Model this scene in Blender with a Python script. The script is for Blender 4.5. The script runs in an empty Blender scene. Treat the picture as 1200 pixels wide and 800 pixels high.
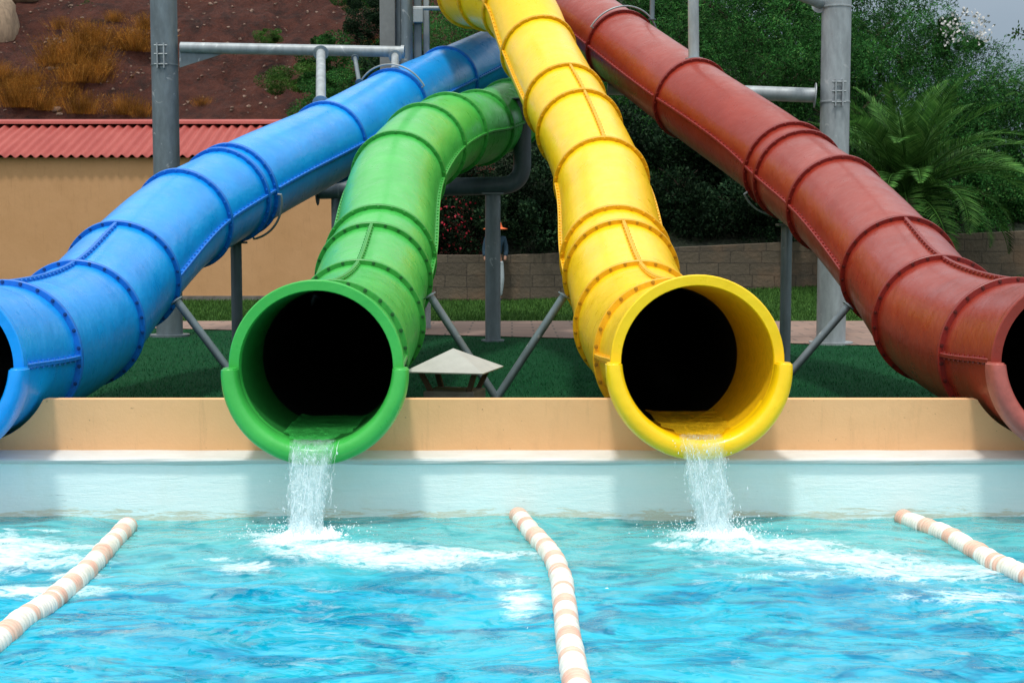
import bpy, bmesh, math, random
import numpy as np
from mathutils import Vector, Matrix, noise
C = bpy.context.scene.collection
PI = math.pi
R_ = math.radians
# ------------------------------------------------------------------ camera
CAM = Vector((0, 0, 1.54)); F = 1600.0; TH = math.atan(120 / F)
FW = Vector((0, math.cos(TH), -math.sin(TH))); UP = Vector((0, math.sin(TH), math.cos(TH))); RT = Vector((1, 0, 0))
def ray(px, py): return RT * ((px - 600) / F) + UP * ((400 - py) / F) + FW
def at(px, py, d): return CAM + ray(px, py) * d                       # d along the lens axis
def atY(px, py, Y):
    r = ray(px, py); return CAM + r * (Y / r.y)
def atZ(px, py, z):
    r = ray(px, py); return CAM + r * ((z - CAM.z) / r.z)
cd = bpy.data.cameras.new('camera'); cam = bpy.data.objects.new('camera', cd); C.objects.link(cam)
cam.location = CAM; cam.rotation_euler = (PI / 2 - TH, 0, 0)
cd.sensor_width = 36; cd.lens = 36 * F / 1200; cd.clip_end = 2000; cd.clip_start = .05
bpy.context.scene.camera = cam

# ------------------------------------------------------------------ material helpers
class NT:
    def __init__(s, name):
        s.m = bpy.data.materials.new(name); s.m.use_nodes = True
        s.t = s.m.node_tree; s.n = s.t.nodes; s.l = s.t.links
        s.b = s.n['Principled BSDF']; s.out = s.n['Material Output']
        s._tc = None
    def tc(s, which='Object'):
        if not s._tc: s._tc = s.n.new('ShaderNodeTexCoord')
        return s._tc.outputs[which]
    def pos(s):
        return s.n.new('ShaderNodeNewGeometry').outputs['Position']
    def map(s, v, sc=(1, 1, 1), rot=(0, 0, 0)):
        m = s.n.new('ShaderNodeMapping'); s.l.new(v, m.inputs[0]); m.inputs['Scale'].default_value = sc; m.inputs['Rotation'].default_value = rot
        return m.outputs[0]
    def noise(s, v, scale, detail=4, rough=.55, dist=0, out=0):
        n = s.n.new('ShaderNodeTexNoise'); s.l.new(v, n.inputs['Vector'])
        n.inputs['Scale'].default_value = scale; n.inputs['Detail'].default_value = detail
        n.inputs['Roughness'].default_value = rough; n.inputs['Distortion'].default_value = dist
        return n.outputs[out]
    def ramp(s, f, stops, interp='LINEAR'):
        r = s.n.new('ShaderNodeValToRGB'); s.l.new(f, r.inputs[0]); e = r.color_ramp.elements; r.color_ramp.interpolation = interp
        while len(e) > 1: e.remove(e[-1])
        for i, (p, c) in enumerate(stops):
            if not isinstance(c, (tuple, list)): c = (c, c, c)
            x = e[0] if i == 0 else e.new(p)
            x.position = p; x.color = (*c[:3], 1)
        return r.outputs[0]
    def mix(s, f, a, b, mode='MIX'):
        m = s.n.new('ShaderNodeMix'); m.data_type = 'RGBA'; m.blend_type = mode
        for k, v in ((0, f), (6, a), (7, b)):
            if isinstance(v, (int, float)): m.inputs[k].default_value = v if k == 0 else (v, v, v, 1)
            elif isinstance(v, tuple): m.inputs[k].default_value = (*v[:3], 1)
            else: s.l.new(v, m.inputs[k])
        return m.outputs[2]
    def math(s, op, a, b=0, clamp=False):
        m = s.n.new('ShaderNodeMath'); m.operation = op; m.use_clamp = clamp
        for k, v in ((0, a), (1, b)):
            if isinstance(v, (int, float)): m.inputs[k].default_value = v
            else: s.l.new(v, m.inputs[k])
        return m.outputs[0]
    def bump(s, h, strength=.3, dist=.01, normal=None):
        b = s.n.new('ShaderNodeBump'); s.l.new(h, b.inputs['Height']); b.inputs['Strength'].default_value = strength; b.inputs['Distance'].default_value = dist
        if normal: s.l.new(normal, b.inputs['Normal'])
        return b.outputs[0]
    def set(s, **k):
        for n, v in k.items():
            i = s.b.inputs[n.replace('_', ' ')]
            if isinstance(v, (int, float)): i.default_value = v
            elif isinstance(v, tuple): i.default_value = (*v[:3], 1) if i.type == 'RGBA' else v
            else: s.l.new(v, i)
        return s

def mat_gelcoat(name, base, alt, sat=.35, rough=.33):
    n = NT(name); p = n.tc()
    a = n.noise(n.map(p, (1, 1, 1)), 2.2, 5, .6)
    f = n.ramp(a, [(.35, 0), (.7, 1)])
    col = n.mix(f, base, alt)
    g = n.noise(n.map(p, (9, 9, 60)), 1.5, 4, .7)                    # faint weathering streaks
    col = n.mix(n.ramp(g, [(.5, 0), (.8, .22)]), col, tuple(min(1, c * 1.05 + .015) for c in base))
    dirt = n.noise(p, 14, 6, .75)
    col = n.mix(n.ramp(dirt, [(.62, 0), (.8, .3)]), col, tuple(c * .45 for c in base))
    h = n.noise(p, 9, 3, .5); h2 = n.noise(p, 170, 3, .6)
    n.set(Base_Color=col, Roughness=n.ramp(n.noise(p, 6, 5, .7), [(.3, rough - .1), (.75, rough + .16)]), Coat_Weight=.15, Coat_Roughness=.15, Specular_IOR_Level=.38,
          Normal=n.bump(h2, .10, .003, n.bump(h, .35, .02)))
    return n.m
M = {}
M['blue'] = mat_gelcoat('blue_gelcoat', (.0, .30, .82), (.0, .24, .72))
M['green'] = mat_gelcoat('green_gelcoat', (.055, .45, .075), (.035, .37, .055))
M['yellow'] = mat_gelcoat('yellow_gelcoat', (.90, .53, .0), (.92, .60, .006))
M['red'] = mat_gelcoat('red_gelcoat', (.27, .027, .013), (.22, .018, .008))
def flange_mat(name, c):
    n = NT(name); p = n.tc()
    col = n.mix(n.ramp(n.noise(p, 25, 5, .7), [(.4, 0), (.75, .6)]), c, tuple(x * .55 for x in c))
    n.set(Base_Color=col, Roughness=.42, Normal=n.bump(n.noise(p, 90, 4), .25, .004)); return n.m
M['blue_f'] = flange_mat('blue_flange', (.002, .17, .66)); M['green_f'] = flange_mat('green_flange', (.035, .32, .045))
M['yellow_f'] = flange_mat('yellow_flange', (.80, .42, .002)); M['red_f'] = flange_mat('red_flange', (.22, .014, .010))
for _c, _b in (('blue', (.004, .09, .32)), ('green', (.02, .20, .035)), ('yellow', (.80, .46, .004)), ('red', (.13, .014, .009))): M['inner_' + _c] = flange_mat('shaded_inner_' + _c, _b)  # shade inside the mouths put into these colours, yellow least
M['inner_shade'] = flange_mat('painted_inner_shade', (.012, .012, .012))  # near-black colour stands in for the unlit depth of the tubes
M['red_lip'] = flange_mat('worn_red_lip', (.40, .09, .07))
def steel(name, c, rough=.45, metal=.35):
    n = NT(name); p = n.tc()
    a = n.noise(n.map(p, (3, 3, 1)), 3, 6, .65)
    col = n.mix(n.ramp(a, [(.35, 0), (.7, 1)]), tuple(x * .72 for x in c), tuple(x * 1.12 for x in c))
    v = n.noise(p, 5, 4, .6, 1.0)
    col = n.mix(n.ramp(v, [(.64, 0), (.70, .55)]), col, (.55, .57, .58))
    r = n.noise(n.map(p, (4, 4, 1.2)), 2.1, 6, .7)
    col = n.mix(n.ramp(r, [(.66, 0), (.80, .5)]), col, (.16, .10, .06))
    n.set(Base_Color=col, Metallic=metal, Roughness=rough, Normal=n.bump(a, .1, .01)); return n.m
M['galv'] = steel('galvanised_steel', (.15, .19, .215)); M['galv_light'] = steel('weathered_galvanised_steel', (.33, .37, .395), .5, .2)
M['dark_steel'] = steel('blue_grey_painted_steel', (.07, .10, .125), .5, .1)
M['bolt'] = steel('bolt_steel', (.16, .17, .17), .4, .6)

def soil():
    n = NT('red_brown_soil'); p = n.pos()
    a = n.noise(p, 1.6, 9, .75); b = n.noise(p, 7, 9, .8)
    col = n.ramp(a, [(.36, (.04, .009, .005)), (.5, (.13, .029, .015)), (.7, (.21, .058, .031))])
    col = n.mix(n.ramp(b, [(.4, 0), (.75, .7)]), col, (.055, .026, .020))
    g = n.noise(p, 16, 4, .6)
    col = n.mix(n.ramp(g, [(.66, 0), (.74, .6)]), col, (.24, .14, .09))
    n.set(Base_Color=col, Roughness=.95, Normal=n.bump(b, 1, .6, n.bump(g, 1, .15))); return n.m
M['soil'] = soil()
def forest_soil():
    n = NT('dark_undergrowth'); p = n.pos(); b = n.noise(p, 4, 8, .7)  # very dark green ground, mottled at random
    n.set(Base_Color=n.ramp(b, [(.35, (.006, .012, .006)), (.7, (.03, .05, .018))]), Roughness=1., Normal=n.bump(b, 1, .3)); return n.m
M['undergrowth'] = forest_soil()
def grass(name, a_, b_):
    n = NT(name); p = n.pos()
    a = n.noise(p, .7, 6, .7); b = n.noise(n.map(p, (1, .5, 1)), 30, 5, .75)
    col = n.mix(n.ramp(a, [(.35, 0), (.68, 1)]), a_, b_)
    col = n.mix(n.ramp(b, [(.35, .55), (.62, 0)]), col, tuple(x * .4 for x in a_))
    n.set(Base_Color=col, Roughness=.9, Normal=n.bump(b, .6, .04)); n.b.inputs['Specular IOR Level'].default_value = .05; return n.m
M['turf'] = grass('dark_turf', (.007, .058, .024), (.012, .082, .030))
M['lawn'] = grass('back_lawn', (.025, .075, .014), (.05, .11, .022))
def blades(name, a_, b_):
    n = NT(name); g = n.n.new('ShaderNodeNewGeometry')
    col = n.ramp(g.outputs['Random Per Island'], [(0, a_), (.8, b_), (1, tuple(x * 1.6 for x in b_))])
    n.set(Base_Color=col, Roughness=.7); n.b.inputs['Specular IOR Level'].default_value = .08; return n.m
def paving():
    n = NT('pink_paving'); p = n.pos()
    br = n.n.new('ShaderNodeTexBrick'); n.l.new(p, br.inputs['Vector'])
    br.inputs['Scale'].default_value = 1; br.inputs['Brick Width'].default_value = .6; br.inputs['Row Height'].default_value = .35; br.inputs['Mortar Size'].default_value = .015
    br.inputs['Color1'].default_value = (.30, .185, .14, 1); br.inputs['Color2'].default_value = (.24, .15, .12, 1); br.inputs['Mortar'].default_value = (.09, .065, .05, 1)
    col = n.mix(n.ramp(n.noise(p, 3, 6, .7), [(.3, .6), (.7, 0)]), br.outputs[0], (.16, .12, .10))
    n.set(Base_Color=col, Roughness=.9, Normal=n.bump(br.outputs['Fac'], -.4, .01)); return n.m
M['paving'] = paving()
def blockwall():
    n = NT('brown_block_masonry'); p = n.pos(); q = n.map(p, (1, 1, 1), (R_(90), 0, 0))
    q2 = n.mix(.06, q, n.noise(p, 2.5, 4, .6, 0, 1))
    br = n.n.new('ShaderNodeTexBrick'); n.l.new(q2, br.inputs['Vector']); br.offset = .38; br.squash = .7; br.squash_frequency = 3
    br.inputs['Scale'].default_value = 1; br.inputs['Brick Width'].default_value = .62; br.inputs['Row Height'].default_value = .235; br.inputs['Mortar Size'].default_value = .012
    br.inputs['Mortar Smooth'].default_value = .3; br.inputs['Bias'].default_value = 0
    br.inputs['Color1'].default_value = (.070, .054, .038, 1); br.inputs['Color2'].default_value = (.125, .098, .068, 1); br.inputs['Mortar'].default_value = (.030, .024, .018, 1)
    col = n.mix(n.ramp(n.noise(p, 2.2, 7, .7), [(.3, .7), (.7, .05)]), br.outputs[0], (.075, .062, .046))
    col = n.mix(n.ramp(n.noise(p, 1.1, 4, .6), [(.55, 0), (.75, .5)]), col, (.20, .12, .07))
    n.set(Base_Color=col, Roughness=.92, Normal=n.bump(n.noise(p, 14, 5), .6, .03, n.bump(br.outputs['Fac'], -.8, .03))); return n.m
M['blockwall'] = blockwall()
def render_wall(name, c, c2, stain):
    n = NT(name); p = n.pos()
    a = n.noise(p, .9, 6, .65)
    col = n.mix(n.ramp(a, [(.3, 0), (.7, 1)]), c, c2)
    s = n.noise(n.map(p, (1.2, 1.2, .35)), 5, 7, .75)
    col = n.mix(n.ramp(s, [(.55, 0), (.85, .6)]), col, stain)
    sp = n.noise(p, 38, 3, .6)
    col = n.mix(n.ramp(sp, [(.71, 0), (.75, .7)]), col, tuple(x * .35 for x in c))
    dr = n.noise(n.map(p, (6, 1, .5)), 3, 5, .7)
    col = n.mix(n.ramp(dr, [(.58, 0), (.74, .45)]), col, stain)
    n.set(Base_Color=col, Roughness=.85, Normal=n.bump(n.noise(p, 60, 6, .7), .25, .008, n.bump(n.noise(p, 4, 3), .3, .02))); return n.m
M['ochre'] = render_wall('ochre_render', (.50, .27, .12), (.56, .31, .15), (.38, .20, .09))
M['parapet'] = render_wall('apricot_render', (.76, .42, .195), (.82, .48, .24), (.58, .33, .16))
def pool_paint():
    n = NT('pale_pool_paint'); p = n.pos()
    a = n.noise(n.map(p, (.5, 1, 3)), 2.5, 6, .65)
    col = n.mix(n.ramp(a, [(.35, 0), (.7, 1)]), (.76, .93, .94), (.85, .96, .96))
    z = n.n.new('ShaderNodeSeparateXYZ'); n.l.new(p, z.inputs[0])
    low = n.math('MULTIPLY_ADD', z.outputs['Z'], -6); low.node.inputs[2].default_value = 1.1
    sc = n.noise(n.map(p, (.7, 1, 6)), 6, 7, .75, .4)
    crack = n.ramp(n.math('MULTIPLY', sc, n.math('MINIMUM', n.math('MAXIMUM', low, 0), 1)), [(.44, 0), (.52, .8), (.60, .35)])
    col = n.mix(crack, col, (.62, .56, .40))
    fl = n.noise(n.map(p, (1, 1, 9)), 4, 6, .8, .6)
    col = n.mix(n.ramp(fl, [(.665, 0), (.69, .85)]), col, (.22, .30, .28))
    st = n.noise(n.map(p, (1, 1, .8)), 1.6, 5, .6)
    col = n.mix(n.ramp(st, [(.55, 0), (.72, .35)]), col, (.72, .74, .62))
    n.set(Base_Color=col, Roughness=.55, Normal=n.bump(fl, .4, .01, n.bump(n.noise(p, 45, 5, .7), .3, .006))); return n.m
M['poolpaint'] = pool_paint()
def ledge_paint():
    n = NT('white_coping_paint'); p = n.pos()
    a = n.noise(n.map(p, (1, 3, 3)), 3, 7, .7)
    col = n.mix(n.ramp(a, [(.35, 0), (.7, 1)]), (.60, .60, .58), (.68, .70, .70))
    col = n.mix(n.ramp(n.noise(n.map(p, (1, 4, 4)), 5, 7, .8), [(.60, 0), (.72, .7)]), col, (.62, .42, .28))
    n.set(Base_Color=col, Roughness=.6, Normal=n.bump(a, .5, .01)); return n.m
M['ledge'] = ledge_paint()
def roof_m():
    n = NT('faded_red_roof_paint'); p = n.pos()
    a = n.noise(n.map(p, (1, .3, .3)), 3, 6, .7)
    col = n.mix(n.ramp(a, [(.3, 0), (.7, 1)]), (.29, .040, .032), (.36, .070, .056))
    col = n.mix(n.ramp(n.noise(p, 7, 5, .7), [(.68, 0), (.75, .7)]), col, (.42, .26, .2))
    n.set(Base_Color=col, Roughness=.7); return n.m
M['roof'] = roof_m()
def simple(name, c, rough=.7, nz=.3, metal=0):
    n = NT(name); p = n.tc()
    a = n.noise(p, 8, 6, .65)
    n.set(Base_Color=n.mix(n.ramp(a, [(.3, 0), (.75, 1)]), tuple(x * (1 - nz) for x in c), tuple(min(1, x * (1 + nz * .5)) for x in c)), Roughness=rough, Metallic=metal, Normal=n.bump(a, .2, .01)); return n.m
M['lid'] = simple('pale_fibre_lid', (.40, .40, .37), .8, .15); M['wood'] = simple('weathered_brown_wood', (.10, .062, .045), .8, .5)
M['plinth'] = simple('grey_stone_plinth', (.17, .155, .14), .9, .4)
M['rock'] = simple('tan_rock', (.34, .25, .17), .95, .4); M['stone'] = simple('pale_stone', (.24, .16, .12), .95, .4)
M['concrete'] = simple('grey_concrete_column', (.20, .21, .21), .85, .2)
M['skin'] = simple('skin', (.35, .18, .12), .6, .1); M['orange'] = simple('orange_cloth', (.85, .17, .05), .8, .1)
M['navy'] = simple('dark_blue_cloth', (.018, .05, .085), .9, .2); M['pale_cloth'] = simple('pale_cloth', (.40, .46, .50), .85, .1); M['shoe'] = simple('dark_shoe', (.03, .03, .03))
M['bark'] = simple('bark', (.07, .05, .035), .95, .4)
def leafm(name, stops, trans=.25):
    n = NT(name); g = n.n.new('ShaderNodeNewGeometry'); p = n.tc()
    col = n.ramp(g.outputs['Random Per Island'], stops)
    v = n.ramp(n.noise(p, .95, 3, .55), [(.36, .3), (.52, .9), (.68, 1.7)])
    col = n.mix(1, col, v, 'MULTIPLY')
    tr = n.n.new('ShaderNodeBsdfTranslucent'); n.l.new(col, tr.inputs[0])
    ms = n.n.new('ShaderNodeMixShader'); ms.inputs[0].default_value = trans
    n.set(Base_Color=col, Roughness=.55); n.b.inputs['Specular IOR Level'].default_value = .05
    n.l.new(n.b.outputs[0], ms.inputs[1]); n.l.new(tr.outputs[0], ms.inputs[2]); n.l.new(ms.outputs[0], n.out.inputs[0])
    return n.m
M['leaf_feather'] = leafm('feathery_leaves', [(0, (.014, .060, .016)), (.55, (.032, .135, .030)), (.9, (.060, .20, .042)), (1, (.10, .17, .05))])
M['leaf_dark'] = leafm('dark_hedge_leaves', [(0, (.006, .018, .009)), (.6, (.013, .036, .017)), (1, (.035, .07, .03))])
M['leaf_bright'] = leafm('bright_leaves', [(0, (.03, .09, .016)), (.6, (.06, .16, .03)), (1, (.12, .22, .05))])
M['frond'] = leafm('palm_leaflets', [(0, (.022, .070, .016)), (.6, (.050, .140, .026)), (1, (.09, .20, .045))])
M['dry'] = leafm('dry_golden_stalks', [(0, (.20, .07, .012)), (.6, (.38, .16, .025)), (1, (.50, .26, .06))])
M['white_fl'] = simple('white_petals', (.50, .50, .49), .6, .1); M['red_fl'] = simple('crimson_petals', (.45, .015, .04), .6, .2)
M['turf_blades'] = blades('turf_blades', (.006, .052, .020), (.012, .092, .030))
M['lawn_blades'] = blades('lawn_blades', (.022, .07, .014), (.05, .115, .022))

# ------------------------------------------------------------------ object helpers
def obj(name, me, m=None, parent=None, label=None):
    if isinstance(me, bmesh.types.BMesh):
        b = me; me = bpy.data.meshes.new(name); b.to_mesh(me); b.free()
    o = bpy.data.objects.new(name, me); C.objects.link(o)
    if m is not None and not me.materials: me.materials.append(m)
    if parent is not None: o.parent = parent
    if label: o['label'] = label
    return o
def tag(o, label, cat, group=None, kind=None):
    if label: o['label'] = label
    if cat: o['category'] = cat
    if group: o['group'] = group
    if kind: o['kind'] = kind
    return o
def thing(name, label, cat, loc=(0, 0, 0), rz=0, group=None):
    o = bpy.data.objects.new(name, None); C.objects.link(o); o.location = loc; o.rotation_euler = (0, 0, rz); o.empty_display_size = .1
    return tag(o, label, cat, group)
def struct(name, me, m): return tag(obj(name, me, m), None, None, None, 'structure')
def smooth(me, ang=35):
    me.polygons.foreach_set('use_smooth', [True] * len(me.polygons)); me.set_sharp_from_angle(angle=R_(ang)); return me
def mk(name, verts, faces, ang=None):
    me = bpy.data.meshes.new(name); me.from_pydata([tuple(v) for v in verts], [], faces); me.update()
    if ang: smooth(me, ang)
    return me
def np_mesh(name, V, k):                                            # V (n,k,3): n loose polygons of k corners
    n = V.shape[0]; me = bpy.data.meshes.new(name)
    me.vertices.add(n * k); me.vertices.foreach_set('co', V.reshape(-1).astype(np.float32))
    me.loops.add(n * k); me.loops.foreach_set('vertex_index', np.arange(n * k, dtype=np.int32))
    me.polygons.add(n); me.polygons.foreach_set('loop_start', np.arange(0, n * k, k, dtype=np.int32))
    me.polygons.foreach_set('loop_total', np.full(n, k, dtype=np.int32)); me.update(calc_edges=True); return me
def grid_mesh(name, xs, ys, hf):
    xs = list(xs); ys = list(ys); nx = len(xs)
    v = [(x, y, hf(x, y)) for y in ys for x in xs]
    f = [(j * nx + i, j * nx + i + 1, (j + 1) * nx + i + 1, (j + 1) * nx + i) for j in range(len(ys) - 1) for i in range(nx - 1)]
    return mk(name, v, f, 80)
def box(bm, x0, x1, y0, y1, z0, z1):
    vs = [bm.verts.new((x, y, z)) for x in (x0, x1) for y in (y0, y1) for z in (z0, z1)]
    for f in ((0, 1, 3, 2), (4, 6, 7, 5), (0, 4, 5, 1), (2, 3, 7, 6), (0, 2, 6, 4), (1, 5, 7, 3)): bm.faces.new([vs[i] for i in f])
def bevel(bm, w, seg=2):
    bmesh.ops.bevel(bm, geom=list(bm.edges), offset=w, segments=seg, affect='EDGES', profile=.6)
    bmesh.ops.recalc_face_normals(bm, faces=bm.faces)
def frame(t):
    t = t.normalized(); s = t.cross(Vector((0, 0, 1)))
    s = s.normalized() if s.length > 1e-4 else Vector((1, 0, 0))
    return t, s, s.cross(t).normalized()
def sweep(pts, rad, n=16, cap=True, verts=None, faces=None, frames=None):
    verts = [] if verts is None else verts; faces = [] if faces is None else faces
    if not hasattr(rad, '__len__'): rad = [rad] * len(pts)
    base = len(verts); N = len(pts); prev = None
    for i, p in enumerate(pts):
        t = pts[min(i + 1, N - 1)] - pts[max(i - 1, 0)]
        if frames: t = frames[i]
        t = t.normalized()
        if prev is None: _, s, u = frame(t)
        else:
            s = (prev - t * prev.dot(t)).normalized(); u = s.cross(t).normalized()
        prev = s
        for k in range(n):
            a = 2 * PI * k / n; verts.append(p + (s * math.cos(a) + u * math.sin(a)) * rad[i])
    for i in range(N - 1):
        for k in range(n):
            a = base + i * n + k; b = base + i * n + (k + 1) % n
            faces.append((a, b, b + n, a + n))
    if cap:
        faces.append(tuple(base + k for k in range(n - 1, -1, -1))); faces.append(tuple(base + (N - 1) * n + k for k in range(n)))
    return verts, faces
def fix(me):
    bm = bmesh.new(); bm.from_mesh(me); bmesh.ops.recalc_face_normals(bm, faces=bm.faces); bm.to_mesh(me); bm.free(); return me
def pipe(name, pts, r, m, parent=None, n=20):
    v, f = sweep([Vector(p) for p in pts], r, n)
    return obj(name, smooth(fix(mk(name, v, f)), 40), m, parent)
def fillet(pts, r, n=6):
    pts = [Vector(p) for p in pts]; out = [pts[0]]
    for i in range(1, len(pts) - 1):
        a = (pts[i - 1] - pts[i]).normalized(); b = (pts[i + 1] - pts[i]).normalized()
        p0 = pts[i] + a * r; p2 = pts[i] + b * r
        for k in range(n + 1):
            t = k / n; out.append(p0 * (1 - t) ** 2 + pts[i] * 2 * t * (1 - t) + p2 * t * t)
    out.append(pts[-1]); return out
def link_copy(o, name=None, parent=None):
    c = o.copy(); C.objects.link(c)
    if parent is not None: c.parent = parent
    return c

# ------------------------------------------------------------------ slides
RO, RI, RF = .430, .408, .466
# ring centres measured on the flanges: (x, y, distance along the lens axis)
RINGS = {
 'green': [(371, 430, 7.30), (388, 418, 8.20), (422, 379, 9.70), (438, 327, 10.75), (446, 303, 11.25), (467, 208, 13.2), (497, 172, 14.4), (525, 157, 15.3), (560, 150, 16.6), (598, 134, 17.8), (662, 88, 20.0)],
 'yellow': [(817, 424, 7.30), (785, 416, 8.20), (748, 380, 9.70), (728, 323, 10.8), (722, 304, 11.2), (705, 214, 13.1), (679, 153, 14.3), (662, 121, 14.9), (631, 60, 16.2), (604, 8, 16.9), (574, -6, 17.3), (552, -8, 18.0), (553, -16, 19.5), (562, -60, 21.5)],
 'blue': [(-72, 430, 7.30), (7, 418, 8.20), (93, 380, 9.65), (144, 325, 10.8), (216, 257, 12.2), (265, 229, 12.95), (275, 223, 13.1), (385, 167, 15.2), (461, 124, 17.0), (524, 94, 18.8), (600, 58, 21.0)],
 'red': [(1262, 424, 7.30), (1189, 415, 8.20), (1099, 374, 9.65), (1053, 319, 10.8), (979, 240, 12.4), (935, 206, 13.3), (922, 195, 13.55), (810, 116, 15.2), (727, 55, 17.0), (650, -5, 19.0), (600, -50, 20.6)],
}
SEAMS = {'green': 'SBTT.SSSSS', 'yellow': 'SBTTSSTTSSSS', 'blue': 'SBTSSSSSSS', 'red': 'SBTSSSSSSS'}
SEAMS = {'green': 'STTSSSSSSS', 'yellow': 'STTSSTTSSSSSS', 'blue': 'STTSSSSSSS', 'red': 'STTSSSSSSS'}
DESC = {
 'green': 'green enclosed tube slide curving down to the pool, left of the yellow one',
 'yellow': 'bright yellow enclosed tube slide in the middle, pouring water into the pool',
 'blue': 'blue enclosed tube slide coming down on the left in front of the ochre building',
 'red': 'dull red enclosed tube slide coming down on the right past the steel pillar'}
def catmull(P, i, t):
    p1, p2 = P[i], P[i + 1]
    p0 = P[i - 1] if i > 0 else p1 + Vector((0, -.9, 0))
    p3 = P[i + 2] if i + 2 < len(P) else p2 * 2 - p1
    def m(a, b, c):                                                   # non-uniform tangent
        d1 = (b - a).length; d2 = (c - b).length
        return ((b - a) / d1 * d2 + (c - b) / d2 * d1) / (d1 + d2)
    L = (p2 - p1).length; m1 = m(p0, p1, p2) * L; m2 = m(p1, p2, p3) * L
    h = lambda t: (2 * t**3 - 3 * t**2 + 1, t**3 - 2 * t**2 + t, -2 * t**3 + 3 * t**2, t**3 - t**2)
    a, b, c, d = h(t); pos = p1 * a + m1 * b + p2 * c + m2 * d
    e = 1e-3; a, b, c, d = h(t + e); q = p1 * a + m1 * b + p2 * c + m2 * d
    return pos, (q - pos).normalized()
def bolt_mesh(m):
    bm = bmesh.new(); bmesh.ops.create_cone(bm, cap_ends=True, segments=6, radius1=.0085, radius2=.0070, depth=.010, matrix=Matrix.Translation((0, 0, .005)))
    bmesh.ops.create_cone(bm, cap_ends=True, segments=12, radius1=.012, radius2=.012, depth=.002, matrix=Matrix.Translation((0, 0, .001)))
    me = bpy.data.meshes.new('bolt'); bm.to_mesh(me); bm.free(); me.materials.append(m); return me
BOLTS = {c: bolt_mesh(flange_mat('bolt_' + c, b)) for c, b in (('blue', (.004, .05, .22)), ('green', (.012, .10, .02)), ('yellow', (.42, .21, .004)), ('red', (.09, .010, .008)))}
def tube_section(P, i, steps=12, n=72):
    vo = []; fo = []
    for j in range(steps + 1):
        p, t = catmull(P, i, j / steps); _, s, u = frame(t)
        for r in (RO, RI):
            for k in range(n):
                a = 2 * PI * k / n; vo.append(p + (s * math.cos(a) + u * math.sin(a)) * r)
    for j in range(steps):
        for k in range(n):
            k2 = (k + 1) % n; a = j * 2 * n; b = (j + 1) * 2 * n
            fo.append((a + k, a + k2, b + k2, b + k)); fo.append((a + n + k2, a + n + k, b + n + k, b + n + k2))
    me = mk('tube', vo, fo, 40)
    return me
def flange(p, t, bolts_in, rnd):
    _, s, u = frame(t); th = .019; n = 72; v = []; f = []
    prof = [(RO - .006, -th), (RF - .004, -th), (RF, -th + .004), (RF, -.002), (RF - .005, 0), (RF, .002), (RF, th - .004), (RF - .004, th), (RO - .006, th)]
    m = len(prof)
    for k in range(n):
        a = 2 * PI * k / n
        w = 1 + .0025 * math.sin(5 * a + rnd)
        for r, y in prof: v.append(p + (s * math.cos(a) + u * math.sin(a)) * r * w + t * y)
    for k in range(n):
        for j in range(m): f.append((k * m + j, k * m + (j + 1) % m, ((k + 1) % n) * m + (j + 1) % m, ((k + 1) % n) * m + j))
    me = mk('flange', v, f, 35); fix(me)
    nb = 26
    if bolts_in:
        bm = bmesh.new(); bm.from_mesh(me)
        for k in range(nb):
            a = 2 * PI * (k + .5) / nb
            for sg in (-1,):
                q = p + (s * math.cos(a) + u * math.sin(a)) * (RF - .016) + t * (sg * th)
                rot = (t * sg).to_track_quat('Z', 'Y').to_matrix().to_4x4()
                bmesh.ops.create_cone(bm, cap_ends=True, segments=6, radius1=.011, radius2=.009, depth=.012, matrix=Matrix.Translation(q + t * sg * .005) @ rot)
        bm.to_mesh(me); bm.free()
    return me, [(p + (s * math.cos(a) + u * math.sin(a)) * (RF - .016) - t * th, -t) for a in [2 * PI * (k + .5) / nb for k in range(nb)]]
def seam(P, i, ang, steps=20):
    v = []; f = []; pts = []
    for j in range(steps + 1):
        q = .02 + .96 * j / steps; p, t = catmull(P, i, q); _, s, u = frame(t)
        d = u * math.cos(ang) + s * math.sin(ang); w = d.cross(t).normalized()
        for r, k in ((RO - .004, -.013), (RF - .010, -.013), (RF - .006, -.009), (RF - .006, -.001), (RF - .010, 0), (RF - .006, .001), (RF - .006, .009), (RF - .010, .013), (RO - .004, .013)):
            v.append(p + d * r + w * k)
        pts.append((p, t, d, w))
    m = 9
    for j in range(steps):
        for k in range(m - 1): f.append((j * m + k, j * m + k + 1, (j + 1) * m + k + 1, (j + 1) * m + k))
    f.append(tuple(range(m))); f.append(tuple(steps * m + k for k in range(m - 1, -1, -1)))
    me = mk('seam', v, f, 35); fix(me)
    bm = bmesh.new(); bm.from_mesh(me)
    L = (P[i + 1] - P[i]).length; nb = max(3, int(L / .085))
    for j in range(nb):
        q = .04 + .92 * (j + .5) / nb; p, t = catmull(P, i, q); _, s, u = frame(t)
        d = u * math.cos(ang) + s * math.sin(ang); w = d.cross(t).normalized()
        for sg in (-1, 1):
            rot = (w * sg).to_track_quat('Z', 'Y').to_matrix().to_4x4()
            bmesh.ops.create_cone(bm, cap_ends=True, segments=6, radius1=.009, radius2=.008, depth=.012, matrix=Matrix.Translation(p + d * (RF - .022) + w * sg * .017) @ rot)
    bm.to_mesh(me); bm.free(); return me
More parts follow.
